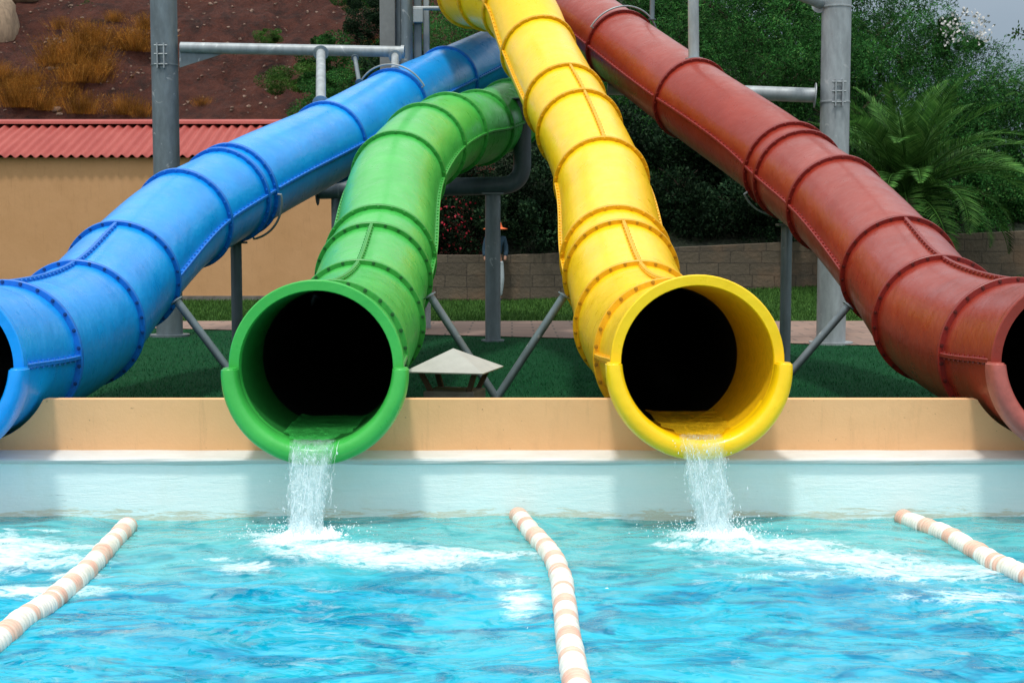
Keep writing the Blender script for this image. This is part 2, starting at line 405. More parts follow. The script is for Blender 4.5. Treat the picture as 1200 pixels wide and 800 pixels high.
def lip(p, t):
    """rolled pouring lip round the lower half of the mouth"""
    _, s, u = frame(t); v = []; f = []; n = 64; m = 22
    for k in range(n + 1):
        e = k / n; a = PI + PI * e                                    # left, bottom, right
        low = math.sin(PI * e) ** .8
        a += .02 * (1 - 2 * e) * 0
        rc = .452 + .004 * low; sr = .044 + .014 * low; sy = .075 + .03 * low
        for j in range(m):
            b = 2 * PI * j / m; cb, sb = math.cos(b), math.sin(b)
            rr = rc + sr * (abs(cb) ** .75) * (1 if cb > 0 else -1)
            yy = -.035 - .03 * low + sy * (abs(sb) ** .75) * (1 if sb > 0 else -1)
            v.append(p + (s * math.cos(a) + u * math.sin(a)) * rr + t * yy)
    for k in range(n):
        for j in range(m): f.append((k * m + j, k * m + (j + 1) % m, (k + 1) * m + (j + 1) % m, (k + 1) * m + j))
    f.append(tuple(range(m))); f.append(tuple(n * m + k for k in range(m)))
    me = mk('lip', v, f); fix(me); bm = bmesh.new(); bm.from_mesh(me)
    es = [e for e in bm.edges if any(len(x.verts) > 4 for x in e.link_faces)]
    bmesh.ops.bevel(bm, geom=es, offset=.008, segments=3, affect='EDGES'); bm.to_mesh(me); bm.free()
    return smooth(me, 50)
SL = {}
for ci, cname in enumerate(('green', 'yellow', 'blue', 'red')):
    P = [at(*r) for r in RINGS[cname]]; SL[cname] = P
    root = thing('tube_slide', DESC[cname], 'water slide', (P[0].x, P[0].y, .25), 0, 'enclosed tube slides ending at the pool')
    off = Vector(root.location)
    Q = [p - off for p in P]
    for i in range(len(Q) - 1):
        sec = obj('tube_section', tube_section(Q, i), M[cname], root)
        if i >= 1:
            pass
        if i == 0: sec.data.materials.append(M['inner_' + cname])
        else: sec.data.materials.append(M['inner_shade'])
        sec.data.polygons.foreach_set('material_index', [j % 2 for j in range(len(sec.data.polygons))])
        kind = SEAMS[cname][i]
        angs = {'S': (PI / 2, -PI / 2), 'T': (0, PI)}[kind]
        for a in angs: obj('seam', seam(Q, i, a), M[cname + '_f'], sec)
    for i in range(len(Q)):
        if i < len(Q) - 1: p, t = catmull(Q, i, 0)
        else: p, t = catmull(Q, i - 1, .999)
        if i == 0: p = p + t * .02
        me, bl = flange(p, t, i > 3 or i == 0 and False, ci + i)
        fl = obj('mouth_rim' if i == 0 else 'flange', me, M[cname if i == 0 else cname + '_f'], root)
        if 1 <= i <= 3:
            for q, d in bl:
                b = obj('bolt', BOLTS[cname], None, fl); b.location = q; b.rotation_mode = 'QUATERNION'; b.rotation_quaternion = d.to_track_quat('Z', 'Y')
    # thick collar that closes the wall of the mouth
    p, t = catmull(Q, 0, 0); _, s, u = frame(t); v = []; f = []; n = 72
    prof = [(RI, .05), (RI, -.012), (RI + .004, -.020), (RF - .006, -.020), (RF, -.014), (RF, .0)]
    for k in range(n):
        a = 2 * PI * k / n
        for r, y in prof: v.append(p + (s * math.cos(a) + u * math.sin(a)) * r + t * y)
    for k in range(n):
        for j in range(len(prof) - 1): f.append((k * 6 + j, k * 6 + j + 1, ((k + 1) % n) * 6 + j + 1, ((k + 1) % n) * 6 + j))
    obj('mouth_collar', fix(mk('mouth_collar', v, f, 30)), M[cname], root)
    obj('pouring_lip', lip(p - t * .012, t), M['red_lip'] if cname == 'red' else M[cname], root)
    # steel strap loops over a few joints
    for ri, a0, a1 in {'blue': ((8, -60, 62), (6, 95, 165)), 'red': ((8, -62, 60), (6, 150, 235)), 'green': (), 'yellow': ()}[cname]:
        p, t = catmull(Q, ri, 0); _, s, u = frame(t); pts = []
        for k in range(25):
            a = R_(a0 + (a1 - a0) * k / 24); rr = RF + .035 + .012 * math.sin(PI * k / 24)
            pts.append(p + (u * math.cos(a) + s * math.sin(a)) * rr - t * .02)
        dn = pts[0] - p; pts = [p + dn * .93] + pts + [p + (pts[-1] - p) * .93]
        pipe('hanging_strap', pts, .011, M['galv_light'], root, 8)

# ------------------------------------------------------------------ terrain
def lawn_z(x, y):
    b = min(max((y - 21.5) / 7.2, 0), 1); return .25 + b * max(0, x) * .047
def lerp(a, b, t): return a + (b - a) * min(max(t, 0), 1)
def sstep(t):
    t = min(max(t, 0), 1); return t * t * (3 - 2 * t)
def hill_z(x, y):
    if x < -1.8: y0 = 33.2
    else: y0 = lerp(33.2, 28.95, (x + 1.8) / 1.2)
    base = lawn_z(x, 29) + (.85 if x > -1 else lerp(.0, .85, (x + 2.4) / 1.4))
    top = lerp(14, 3.6, sstep((x - 3.5) / 9.5)); sl = lerp(.80, .42, sstep((x + 3) / 8))
    d = max(0, y - y0); z = base + sl * d
    z = z if z < top - 1 else top - 1 / (1 + (z - top + 1))
    nz = noise.fractal(Vector((x * .5, y * .5, 3)), 1.0, 2.1, 5) * .45 + noise.noise(Vector((x * 2.5, y * 2.5, 1))) * .10
    return z + nz * min(1, d * .5)
xs = np.linspace(-30, 30, 130)
struct('turf', grid_mesh('turf', np.linspace(-30, 30, 61), np.linspace(7.70, 21.2, 28), lambda x, y: .25 + .004 * noise.noise(Vector((x, y, 0)))), M['turf'])
struct('back_lawn', grid_mesh('back_lawn', np.linspace(-30, 30, 61), np.linspace(21.0, 33.5, 26), lambda x, y: lawn_z(x, y) - (.004 if y < 21.2 else 0)), M['lawn'])
pe = lambda x: 17.9 - .337 * x
struct('path', mk('path', [v for i in range(25) for x in [-12 + i] for v in ((x, max(pe(x), 14.5), .262), (x, 21.35 + .05 * math.sin(x * 1.3), .262))], [(2 * i, 2 * i + 2, 2 * i + 3, 2 * i + 1) for i in range(24)]), M['paving'])
struct('soil_slope', grid_mesh('soil_slope', np.linspace(-34, -.4, 190), np.linspace(28.95, 62, 190), hill_z), M['soil'])
struct('wooded_hillside', grid_mesh('wooded_hillside', np.linspace(-.4, 60, 150), np.linspace(28.95, 90, 150), lambda x, y: hill_z(x, y)), M['undergrowth'])
struct('ground', mk('ground', [(-900, -200, -1.6), (900, -200, -1.6), (900, 1500, -1.6), (-900, 1500, -1.6)], [(0, 1, 2, 3)]), M['undergrowth'])

# turf and lawn blades
rg = np.random.default_rng(5)
def blade_field(n, xr, yr, hf, h, w, bias=1.0):
    y = yr[0] + (yr[1] - yr[0]) * rg.random(n) ** bias; x = (rg.random(n) * 2 - 1) * (y * .40 + .5)
    x = np.clip(x, xr[0], xr[1]); z = np.array([hf(a, b) for a, b in zip(x, y)])
    P = np.stack([x, y, z], 1); a = rg.random(n) * 2 * PI; d = np.stack([np.cos(a), np.sin(a), 0 * a], 1)
    hh = h * (.5 + rg.random(n)); ln = rg.normal(0, .35, (n, 2)) * hh[:, None]
    T = P + np.stack([ln[:, 0], ln[:, 1], hh], 1)
    return np_mesh('blades', np.stack([P - d * w, P + d * w, T], 1), 3)
tag(obj('turf_grass', blade_field(90000, (-9, 9), (8.6, 21.2), lambda x, y: .248 if not (pe(x) < y < 21.3) else .2, .022, .004, 1.3), M['turf_blades']), 'short dark green grass on the lawn between the pool wall and the path', 'grass', None, 'stuff')
tag(obj('lawn_grass', blade_field(70000, (-12, 14), (21.4, 28.7), lambda x, y: lawn_z(x, y) - .003, .05, .009), M['lawn_blades']), 'lighter green grass on the strip below the block wall', 'grass', None, 'stuff')

# ------------------------------------------------------------------ pool edge
def notched(z0, z1, y0, y1, r, x0=-14, x1=14, notch=True):
    pts = [(x0, z0), (x1, z0), (x1, z1)]
    cs = sorted([(SL[c][0].x + (SL[c][1].x - SL[c][0].x) * .4, SL[c][0].z) for c in SL], reverse=True)
    for cx, cz in cs:
        h = math.sqrt(r * r - (cz - z1) ** 2); a0 = math.atan2(z1 - cz, h); a1 = -PI - a0
        for k in range(33):
            a = a0 + (a1 - a0) * k / 32; pts.append((cx + r * math.cos(a), cz + r * math.sin(a)))
    pts.append((x0, z1)); n = len(pts)
    bm = bmesh.new()
    A = [bm.verts.new((x, y0, z)) for x, z in pts]; B = [bm.verts.new((x, y1, z)) for x, z in pts]
    bm.faces.new(A); bm.faces.new(B[::-1])
    for i in range(n): bm.faces.new((A[i], B[i], B[(i + 1) % n], A[(i + 1) % n]))
    bmesh.ops.recalc_face_normals(bm, faces=bm.faces)
    bmesh.ops.triangulate(bm, faces=[f for f in bm.faces if len(f.verts) > 4]); return bm
tag(obj('parapet_wall', notched(.30, .640, 7.64, 7.725, .470), M['parapet']), 'low apricot rendered parapet wall that the slide mouths pass through', 'wall')
bm = bmesh.new()
prof = [(7.458, .322), (7.462, .330), (7.475, .334), (7.66, .355), (7.66, .25), (7.51, .25), (7.48, .306), (7.462, .308)]
nx = 141; rr = random.Random(4)
rows = [[bm.verts.new((-14 + 28 * i / (nx - 1), y + rr.uniform(-.002, .002), z + (rr.uniform(-.002, .002) if z > .3 else 0))) for y, z in prof] for i in range(nx)]
for i in range(nx - 1):
    for j in range(8): bm.faces.new((rows[i][j], rows[i][(j + 1) % 8], rows[i + 1][(j + 1) % 8], rows[i + 1][j]))
bmesh.ops.recalc_face_normals(bm, faces=bm.faces)
tag(obj('pool_coping', bm, M['ledge']), 'worn white painted coping ledge along the foot of the apricot parapet', 'ledge')
struct('pool_wall', grid_mesh('pool_wall', np.linspace(-14, 14, 141), [0, .1, .2, .3, .4, .5, .6, .7, .8, .9, 1], lambda x, y: 0), M['poolpaint'])
pw = bpy.data.objects['pool_wall'].data
for v in pw.vertices:
    z = -1.4 + v.co.y * 1.70; v.co = Vector((v.co.x, 7.485 + .006 * noise.noise(Vector((v.co.x * 1.3, z * 3, 0))), z))
pw.update(); fix(pw)
bm = bmesh.new(); box(bm, -14, 14, 7.50, 7.70, -1.5, .245); struct('pool_wall_core', bm, M['poolpaint'])

# ------------------------------------------------------------------ water
GX, YX = SL['green'][0].x, SL['yellow'][0].x
FALL = [(-3.02, 6.95), (-1.065, 6.90), (1.055, 6.98), (3.05, 6.95)]
def wave(x, y):
    f = noise.fractal
    amp = .022 + .016 * sstep((5.5 - y) / 3)
    z = amp * f(Vector((x * .9, y * 1.2, 0)), 1., 2., 3) + .008 * f(Vector((x * 3.1 + 7, y * 3.8, 2)), .9, 2.1, 3)
    z += .030 * noise.noise(Vector((x * .75 + 3.3, y * .3, 9)))
    for fx, fy in FALL:
        d2 = ((x - fx - .12) / .55) ** 2 + ((y - fy + .12) / .38) ** 2
        z += math.exp(-d2) * (.014 + .022 * abs(noise.noise(Vector((x * 9, y * 14, 5)))) + .012 * noise.noise(Vector((x * 22, y * 30, 8))))
    return z
W = grid_mesh('water', np.concatenate([[-14, -9], np.linspace(-5, 5, 560), [9, 14]]), np.concatenate([[-6, 0], np.linspace(2.5, 7.50, 380)]), wave)
def blobs(x, y):
    v = 0
    for bx, by, sx, sy, a in FO: v = max(v, a * 1.12 * math.exp(-((x - bx) / sx / 1.25) ** 2 - ((y - by) / sy / 1.45) ** 2))
    return v
def wp(px, py):
    p = atZ(px, py, 0); return p.x, p.y
FO = []
for px, py, sx, sy, a in ((345, 637, .16, .10, 1.5), (400, 648, .30, .13, .95), (470, 655, .38, .16, .85), (560, 650, .30, .10, .80), (600, 680, .14, .12, .45), (610, 700, .08, .20, .85), (290, 665, .15, .09, .65), (315, 630, .14, .05, .7),
        (838, 628, .17, .10, 1.5), (900, 642, .34, .13, 1.0), (980, 655, .40, .16, .85), (1070, 670, .36, .18, .78), (930, 678, .4, .08, .45), (1130, 700, .3, .10, .62), (1150, 665, .25, .10, .7), (790, 640, .12, .09, .7),
        (20, 655, .35, .12, .9), (60, 640, .30, .06, .8), (40, 690, .28, .09, .95), (90, 672, .14, .05, .85), (-50, 650, .4, .3, 1.1), (20, 622, .4, .03, .6), (250, 655, .2, .03, .5)):
    x, y = wp(px, py); FO.append((x, y, sx, sy, a))
att = W.attributes.new('foam', 'FLOAT', 'POINT')
att.data.foreach_set('value', [blobs(v.co.x, v.co.y) if abs(v.co.x) < 5 and v.co.y > 2 else 0. for v in W.vertices])
def water_m():
    n = NT('pool_water'); p = n.pos()
    w1 = n.noise(n.map(p, (1, 1.2, 1)), 1.1, 4, .6, .8)
    w2 = n.noise(n.map(p, (1.0, 1.9, 1)), 3.0, 3, .5, .9)
    col = n.ramp(w1, [(.25, (.0, .28, .46)), (.5, (.007, .39, .56)), (.75, (.03, .48, .61))])
    # refraction and ripple glints painted into the colour: darker cells, paler net lines
    col = n.mix(n.ramp(w2, [(.35, .9), (.42, .6), (.48, .0)]), col, (.0, .17, .33))
    col = n.mix(n.ramp(w2, [(.54, 0), (.66, .45)]), col, (.08, .50, .68))
    sy = n.n.new('ShaderNodeSeparateXYZ'); n.l.new(p, sy.inputs[0])
    teal = n.ramp(n.math('MULTIPLY', n.math('SUBTRACT', n.math('ADD', sy.outputs['Y'], n.math('MULTIPLY', w1, 1.0)), 6.3), 1.0), [(0, 0), (1, 1)])
    col = n.mix(n.math('MULTIPLY', teal, .8), col, n.mix(n.ramp(w2, [(.3, 0), (.6, 1)]), (.04, .30, .32), (.14, .47, .46)))  # wall reflection painted in as teal near the wall, plus shallower depth
    fa = n.n.new('ShaderNodeAttribute'); fa.attribute_name = 'foam'; fo = fa.outputs['Fac']
    q = n.map(p, (1, 1.25, 1), (0, 0, R_(4)))
    n1 = n.noise(q, 2.6, 7, .66, 1.8); n2 = n.noise(n.map(p, (1, 1.1, 1)), 20, 6, .75, .8)
    rid = n.math('SUBTRACT', 1, n.math('MULTIPLY', n.math('ABSOLUTE', n.math('SUBTRACT', n1, .5)), 6.5), True)
    g = n.math('ADD', n.math('MULTIPLY', rid, .62), n.math('MULTIPLY', n.math('SUBTRACT', n2, .42), 1.5))
    g = n.math('ADD', g, n.math('MULTIPLY', n.math('SUBTRACT', fo, .75), .75))
    g = n.math('MULTIPLY', g, n.ramp(fo, [(.05, 0), (.5, 1)]))
    fm = n.ramp(g, [(.10, 0), (.32, .28), (.58, .66), (.95, 1)])
    col = n.mix(fm, col, (.72, .90, .94))
    h1 = n.noise(n.map(p, (1, 1.3, 1)), 3.4, 2, .45, .7); h2 = n.noise(n.map(p, (1, 1.2, 1)), 12, 3, .5, .8)
    nm = n.bump(h2, .35, .03, n.bump(h1, .75, .14))
    n.set(Base_Color=col, Roughness=n.math('ADD', n.math('MULTIPLY', fm, .6), .05), IOR=1.33, Normal=nm)
    n.b.inputs['Specular IOR Level'].default_value = .5
    return n.m
M['water'] = water_m()
struct('pool_water', W, M['water'])

# ------------------------------------------------------------------ falling water
def stream_m():
    n = NT('falling_water'); p = n.tc()
    a = n.noise(n.map(p, (1, 1, .26)), 30, 8, .72, 1.0)
    z = n.n.new('ShaderNodeSeparateXYZ'); n.l.new(p, z.inputs[0]); air = n.ramp(z.outputs['Z'], [(.26, 1), (.49, .22)])
    dens = n.math('MULTIPLY', n.ramp(a, [(.38, .10), (.52, .46), (.66, .92)]), air)
    tl = n.n.new('ShaderNodeBsdfTranslucent'); tl.inputs[0].default_value = (.80, .95, 1, 1)
    m2 = n.n.new('ShaderNodeMixShader'); m2.inputs[0].default_value = .5; n.l.new(n.b.outputs[0], m2.inputs[1]); n.l.new(tl.outputs[0], m2.inputs[2])
    tr = n.n.new('ShaderNodeBsdfTransparent'); tr.inputs[0].default_value = (.95, .99, 1, 1)
    ms = n.n.new('ShaderNodeMixShader'); n.l.new(dens, ms.inputs[0]); n.l.new(tr.outputs[0], ms.inputs[1]); n.l.new(m2.outputs[0], ms.inputs[2])
    n.l.new(ms.outputs[0], n.out.inputs[0])
    n.set(Base_Color=(.90, .98, 1.), Roughness=.15, Normal=n.bump(a, .35, .012)); return n.m
M['stream'] = stream_m()
def drop_m():
    n = NT('water_drops')
    tr = n.n.new('ShaderNodeBsdfTransparent'); ms = n.n.new('ShaderNodeMixShader'); ms.inputs[0].default_value = .6
    n.l.new(tr.outputs[0], ms.inputs[1]); n.l.new(n.b.outputs[0], ms.inputs[2]); n.l.new(ms.outputs[0], n.out.inputs[0])
    n.set(Base_Color=(.85, .96, 1.), Roughness=.1); return n.m
M['drops'] = drop_m()
nf = NT('white_splash_foam'); nf.set(Base_Color=(.86, .95, .97), Roughness=.6, Normal=nf.bump(nf.noise(nf.pos(), 70, 5, .7), .7, .01)); M['splash'] = nf.m
def sheet_m(name, tint):
    n = NT(name); p = n.pos()
    a = n.noise(n.map(p, (1, .4, 1)), 40, 6, .7, .6)
    tr = n.n.new('ShaderNodeBsdfTransparent'); tr.inputs[0].default_value = (.92, .98, .97, 1)
    ms = n.n.new('ShaderNodeMixShader'); n.l.new(n.ramp(a, [(.42, .35), (.58, .50), (.72, .9)]), ms.inputs[0]); n.l.new(tr.outputs[0], ms.inputs[1]); n.l.new(n.b.outputs[0], ms.inputs[2])
    n.l.new(ms.outputs[0], n.out.inputs[0]); n.set(Base_Color=tint, Roughness=.1, Normal=n.bump(a, .35, .012)); return n.m
def waterfall(cname, land, w0, w1, label, seed, tint):
    rn = random.Random(seed); p0 = SL[cname][0]; cx = p0.x; zc = p0.z
    root = thing('falling_water', label, 'falling water', (cx, p0.y - .3, 0), 0, 'water pouring out of slide mouths')
    off = Vector(root.location)
    zin = zc - RI + .055; ylip = p0.y - .145
    def centre(t):                                                    # t 0 at the lip, 1 at the pool
        z = (zc - RI + .035) * (1 - t) ** 1 ; z0 = zc - RI + .035
        fall = z0 - z; y = ylip + (land[1] - ylip) * math.sqrt(max(0, fall / z0)) * 1.0
        return Vector((cx + (land[0] - cx) * t, y, z))
    # layers of wavering sheet
    for L in range(3):
        nx, nz = 44, 60; v = []; f = []
        for j in range(nz + 1):
            t = j / nz; c = centre(t); w = (w0 + (w1 - w0) * t) * (1 - .10 * L)
            for i in range(nx + 1):
                s = i / nx * 2 - 1
                edge = 1 + .16 * noise.noise(Vector((s * 1.3 + L * 9, t * 6, seed))) + .13 * noise.noise(Vector((s * 3, t * 22, seed + L))) + .08 * noise.noise(Vector((s * 5, t * 60, seed + L)))
                x = c.x + s * w / 2 * edge
                bulge = (.030 + .05 * t) * math.sqrt(max(0, 1 - s * s)) * (1 if L != 1 else -1)
                y = c.y - bulge + .010 * noise.fractal(Vector((x * 26, t * 6, L * 3 + seed)), 1, 2, 3) + .02 * L * t
                z = c.z + (.0 if t > .05 else (1 - t / .05) * .006) + .006 * noise.noise(Vector((x * 40, t * 9, L)))
                v.append(Vector((x, y, z)) - off)
        for j in range(nz):
            for i in range(nx): a = j * (nx + 1) + i; f.append((a, a + 1, a + nx + 2, a + nx + 1))
        if L == 0: body_v, body_f = v, f
        else:
            o = len(body_v); body_v = body_v + v; body_f = body_f + [tuple(k + o for k in q) for q in f]
    obj('falling_sheet', mk('falling_sheet', body_v, body_f, 80), M['stream'], root)
    # thin strands
    V = []; Fc = []
    for k in range(16):
        s = rn.uniform(-1, 1) * (1.0 if rn.random() < .7 else 1.25); t0 = rn.uniform(-.02, .55); t1 = min(1.0, t0 + rn.uniform(.12, .5)); pts = []; rad = []
        for q in range(12):
            t = t0 + (t1 - t0) * q / 11; c = centre(max(0, t)); w = w0 + (w1 - w0) * t
            wig = noise.noise(Vector((k * 3.1, t * 9, seed))) * .014 + noise.noise(Vector((k * 1.7, t * 30, seed))) * .006
            pts.append(Vector((c.x + s * w / 2 + wig, c.y - (.035 + .05 * t) * math.sqrt(max(0, 1 - min(1, s * s))) - rn.uniform(0, .004), c.z)) - off)
            rad.append((.0008 + .0024 * abs(noise.noise(Vector((k, t * 22, 1)))) * 1.6) * math.sin(PI * (q + .6) / 12.2))
        sweep(pts, rad, 6, True, V, Fc)
    obj('strands', mk('strands', V, Fc, 80), M['drops'], root)['kind'] = 'stuff'
    # droplets along the stream and around the splash
    bm = bmesh.new()
    def drop(c, r, st=1.0):
        bmesh.ops.create_icosphere(bm, subdivisions=1, radius=r, matrix=Matrix.Translation(c - off) @ Matrix.Diagonal((1, 1, st, 1)))
    for k in range(420):
        t = rn.random() ** .8; c = centre(t); w = w0 + (w1 - w0) * t; s = rn.gauss(0, .55)
        drop(Vector((c.x + s * w / 2 * 1.12, c.y - rn.uniform(.02, .09), c.z + rn.uniform(-.02, .02))), rn.uniform(.0009, .0032), rn.uniform(1, 3.5))
    for k in range(900):
        a = rn.uniform(0, 2 * PI); r = abs(rn.gauss(0, .15)); h = abs(rn.gauss(0, .055)) * math.exp(-r * 2)
        drop(Vector((land[0] + math.cos(a) * r * 1.15, land[1] + math.sin(a) * r * .7, .02 + h)), rn.uniform(.0012, .005))
    obj('droplets', bm, M['drops'], root)['kind'] = 'stuff'
    # churned foam mound at the foot
    nx, ny = 120, 60; v = []; f = []
    for j in range(ny + 1):
        for i in range(nx + 1):
            a = (i / nx * 2 - 1); b = (j / ny * 2 - 1); r2 = a * a + b * b
            x = land[0] + .03 + a * .23; y = land[1] - .02 + b * .13
            e = max(0, 1 - r2 - .35 * noise.fractal(Vector((x * 9, y * 14, seed)), 1, 2, 4))
            h = min(1, e * 1.4) * (.035 + .05 * abs(noise.fractal(Vector((x * 20, y * 26, seed + 2)), .8, 2.1, 5))) 
            h += .05 * math.exp(-((x - land[0]) / .06) ** 2 - ((y - land[1]) / .05) ** 2)
            v.append(Vector((x, y, wave(x, y) - .030 + h)) - off)
    for j in range(ny):
        for i in range(nx): a = j * (nx + 1) + i; f.append((a, a + 1, a + nx + 2, a + nx + 1))
    obj('splash', mk('splash', v, f, 80), M['splash'], root)
    # shallow stream along the bottom of the tube and over the lip
    v = []; f = []; nl = 70; nw = 30
    for j in range(nl + 1):
        q = j / nl
        if q < .8: y = p0.y + .75 * (1 - q / .8) - .0; zz = zc - RI + .05 + .006 * noise.noise(Vector((q * 9, 2, seed))); hw = .20 - .02 * q
        else:
            e = (q - .8) / .2; y = p0.y - e * .150; zz = zc - RI + .05 - .012 * e * e; hw = .184 + (w0 / 2 - .184) * e ** .7
        for i in range(nw + 1):
            s = i / nw * 2 - 1
            dz = .004 * noise.fractal(Vector((s * 3 + seed, y * 9, 5)), 1, 2, 4) + .010 * abs(s) ** 6
            v.append(Vector((cx + s * hw + (.02 * noise.noise(Vector((y * 12, s, 3))) if abs(s) > .8 else 0), y, zz + dz)) - off)
    for j in range(nl):
        for i in range(nw): a = j * (nw + 1) + i; f.append((a, a + 1, a + nw + 2, a + nw + 1))
    obj('outflow', mk('outflow', v, f, 80), sheet_m('outflow_water_' + cname, tint), root)
waterfall('green', FALL[1], .23, .175, 'water pouring from the mouth of the green slide into the pool', 11, (.07, .62, .12))
waterfall('yellow', FALL[2], .235, .19, 'water pouring from the mouth of the yellow slide into the pool', 23, (.95, .60, .02))

# ------------------------------------------------------------------ lane ropes
nw = NT('white_float_plastic'); nw.set(Base_Color=nw.mix(nw.ramp(nw.noise(nw.pos(), 9, 5, .7), [(.45, 0), (.75, .7)]), (.80, .78, .72), (.62, .56, .42)), Roughness=.45); M['fl_white'] = nw.m
nw = NT('faded_pink_float_plastic'); nw.set(Base_Color=nw.mix(nw.ramp(nw.noise(nw.pos(), 7, 5, .7), [(.35, 0), (.7, 1)]), (.74, .42, .32), (.78, .60, .48)), Roughness=.5); M['fl_pink'] = nw.m
def rope(px, label, seed):
    rn = random.Random(seed); P = [atZ(x, y, .02) for x, y in px]
    P = [Vector((p.x, p.y, 0)) for p in P]
    dense = []
    for i in range(len(P) - 1):
        p0 = P[i - 1] if i else P[0] * 2 - P[1]; p3 = P[i + 2] if i + 2 < len(P) else P[-1] * 2 - P[-2]
        for k in range(40):
            t = k / 40; dense.append(.5 * ((2 * P[i]) + (P[i + 1] - p0) * t + (2 * p0 - 5 * P[i] + 4 * P[i + 1] - p3) * t * t + (3 * P[i] - p0 - 3 * P[i + 1] + p3) * t ** 3))
    dense.append(P[-1])
    cum = [0]
    for a, b in zip(dense, dense[1:]): cum.append(cum[-1] + (b - a).length)
    def loc(s):
        s = min(max(s, 0), cum[-1] - 1e-4)
        import bisect
        i = max(0, min(bisect.bisect_right(cum, s) - 1, len(dense) - 2)); t = (s - cum[i]) / (cum[i + 1] - cum[i] + 1e-9)
        p = dense[i].lerp(dense[i + 1], t); p.z = wave(p.x, p.y) * .7 + .014; return p
    root = thing('lane_rope', label, 'lane rope', (P[0].x, P[0].y, 0), 0, 'floating lane ropes across the pool'); off = Vector(root.location)
    pipe('cord', [loc(cum[-1] * k / 60) - off for k in range(61)], .006, M['fl_white'], root, 6)
    s = .01; w = 0; pat = [('p', 2), ('w', 6), ('p', 4), ('w', 5), ('p', 3), ('w', 7), ('p', 5), ('w', 6), ('p', 3), ('w', 7), ('p', 4), ('w', 5), ('p', 2), ('w', 1), ('p', 2), ('w', 8)]
    th = .026; pi_ = seed % 3 * 2
    while s < cum[-1] - .05:
        kind, cnt = pat[pi_ % len(pat)]; pi_ += 1
        V = []; Fc = []
        for c in range(cnt):
            c0 = loc(s + th * .5); c1 = loc(s + th * .5 + .01); t = (c1 - c0).normalized()
            R = .050 * rn.uniform(.95, 1.04); jit = Vector((rn.uniform(-.002, .002), rn.uniform(-.002, .002), rn.uniform(-.002, .003)))
            tilt = (t + Vector((rn.uniform(-.07, .07), rn.uniform(-.07, .07), rn.uniform(-.07, .07)))).normalized()
            hs = [(-.5, .80), (-.46, .93), (-.30, 1), (.30, 1), (.46, .93), (.5, .80)]
            sweep([c0 + jit + tilt * th * a - off for a, b in hs], [R * b for a, b in hs], 22, True, V, Fc, [tilt] * 6)
            s += th
            if s > cum[-1] - .03: break
        obj('float_band', smooth(fix(mk('float_band', V, Fc)), 50), M['fl_pink' if kind == 'p' else 'fl_white'], root, 'faded pink float band' if kind == 'p' else 'white float band')
    return root
rope([(151, 612), (127, 640), (92, 674), (50, 709), (0, 748), (-60, 790)], 'pink and white lane rope running off the left edge of the water', 3)
rope([(606, 603), (622, 620), (641, 642), (655, 668), (661, 700), (666, 745), (675, 800), (684, 860)], 'pink and white lane rope curving through the middle of the pool', 4)
rope([(1056, 604), (1100, 623), (1150, 648), (1200, 674), (1260, 706), (1420, 800)], 'pink and white lane rope running off the right edge below the red slide', 5)

# ------------------------------------------------------------------ steelwork
def collar(z, r, m, parent, h=.02):
    v, f = sweep([Vector((0, 0, z - h)), Vector((0, 0, z - h + .004)), Vector((0, 0, z + h - .004)), Vector((0, 0, z + h))], [r - .006, r, r, r - .006], 40)
    return obj('joint_collar', smooth(fix(mk('joint_collar', v, f)), 30), m, parent)
def pillar(px, pybase, r, label, joints, m, bolts=()):
    p = atZ(px, pybase, .25); root = thing('steel_pillar', label, 'pillar', (p.x, p.y, .25), 0, 'tall steel pillars carrying the slides')
    pipe('shaft', [(0, 0, 0), (0, 0, 7.5)], r, m, root, 48)
    v, f = sweep([Vector((0, 0, 0)), Vector((0, 0, .03))], r + .09, 32); obj('base_plate', smooth(fix(mk('base_plate', v, f)), 30), m, root)
    for jy in joints:
        z = atY(px, jy, p.y).z - .25; collar(z, r + .008, m, root, .012)
    for jy in bolts:
        z = atY(px, jy, p.y).z - .25
        bm = bmesh.new()
        box(bm, -.05, -.035, -r - .05, -r + .03, z - .20, z + .12); box(bm, .035, .05, -r - .05, -r + .03, z - .20, z + .12)
        for k in (-.15, -.02, .09):
            bmesh.ops.create_cone(bm, cap_ends=True, segments=8, radius1=.011, radius2=.011, depth=.17, matrix=Matrix.Translation((0, -r - .025, z + k)) @ Matrix.Rotation(PI / 2, 4, 'Y'))
        obj('clamp_bracket', bm, M['galv_light'], root)
    return root, p
pl, pL = pillar(199, 394, .172, 'tall grey steel pillar in front of the ochre building, behind the blue slide', (77,), M['galv'], (64,))
pr, pR = pillar(973.5, 403, .176, 'tall mottled galvanised pillar behind the red slide, beside the palm', (9, 120), M['galv_light'], (107,))
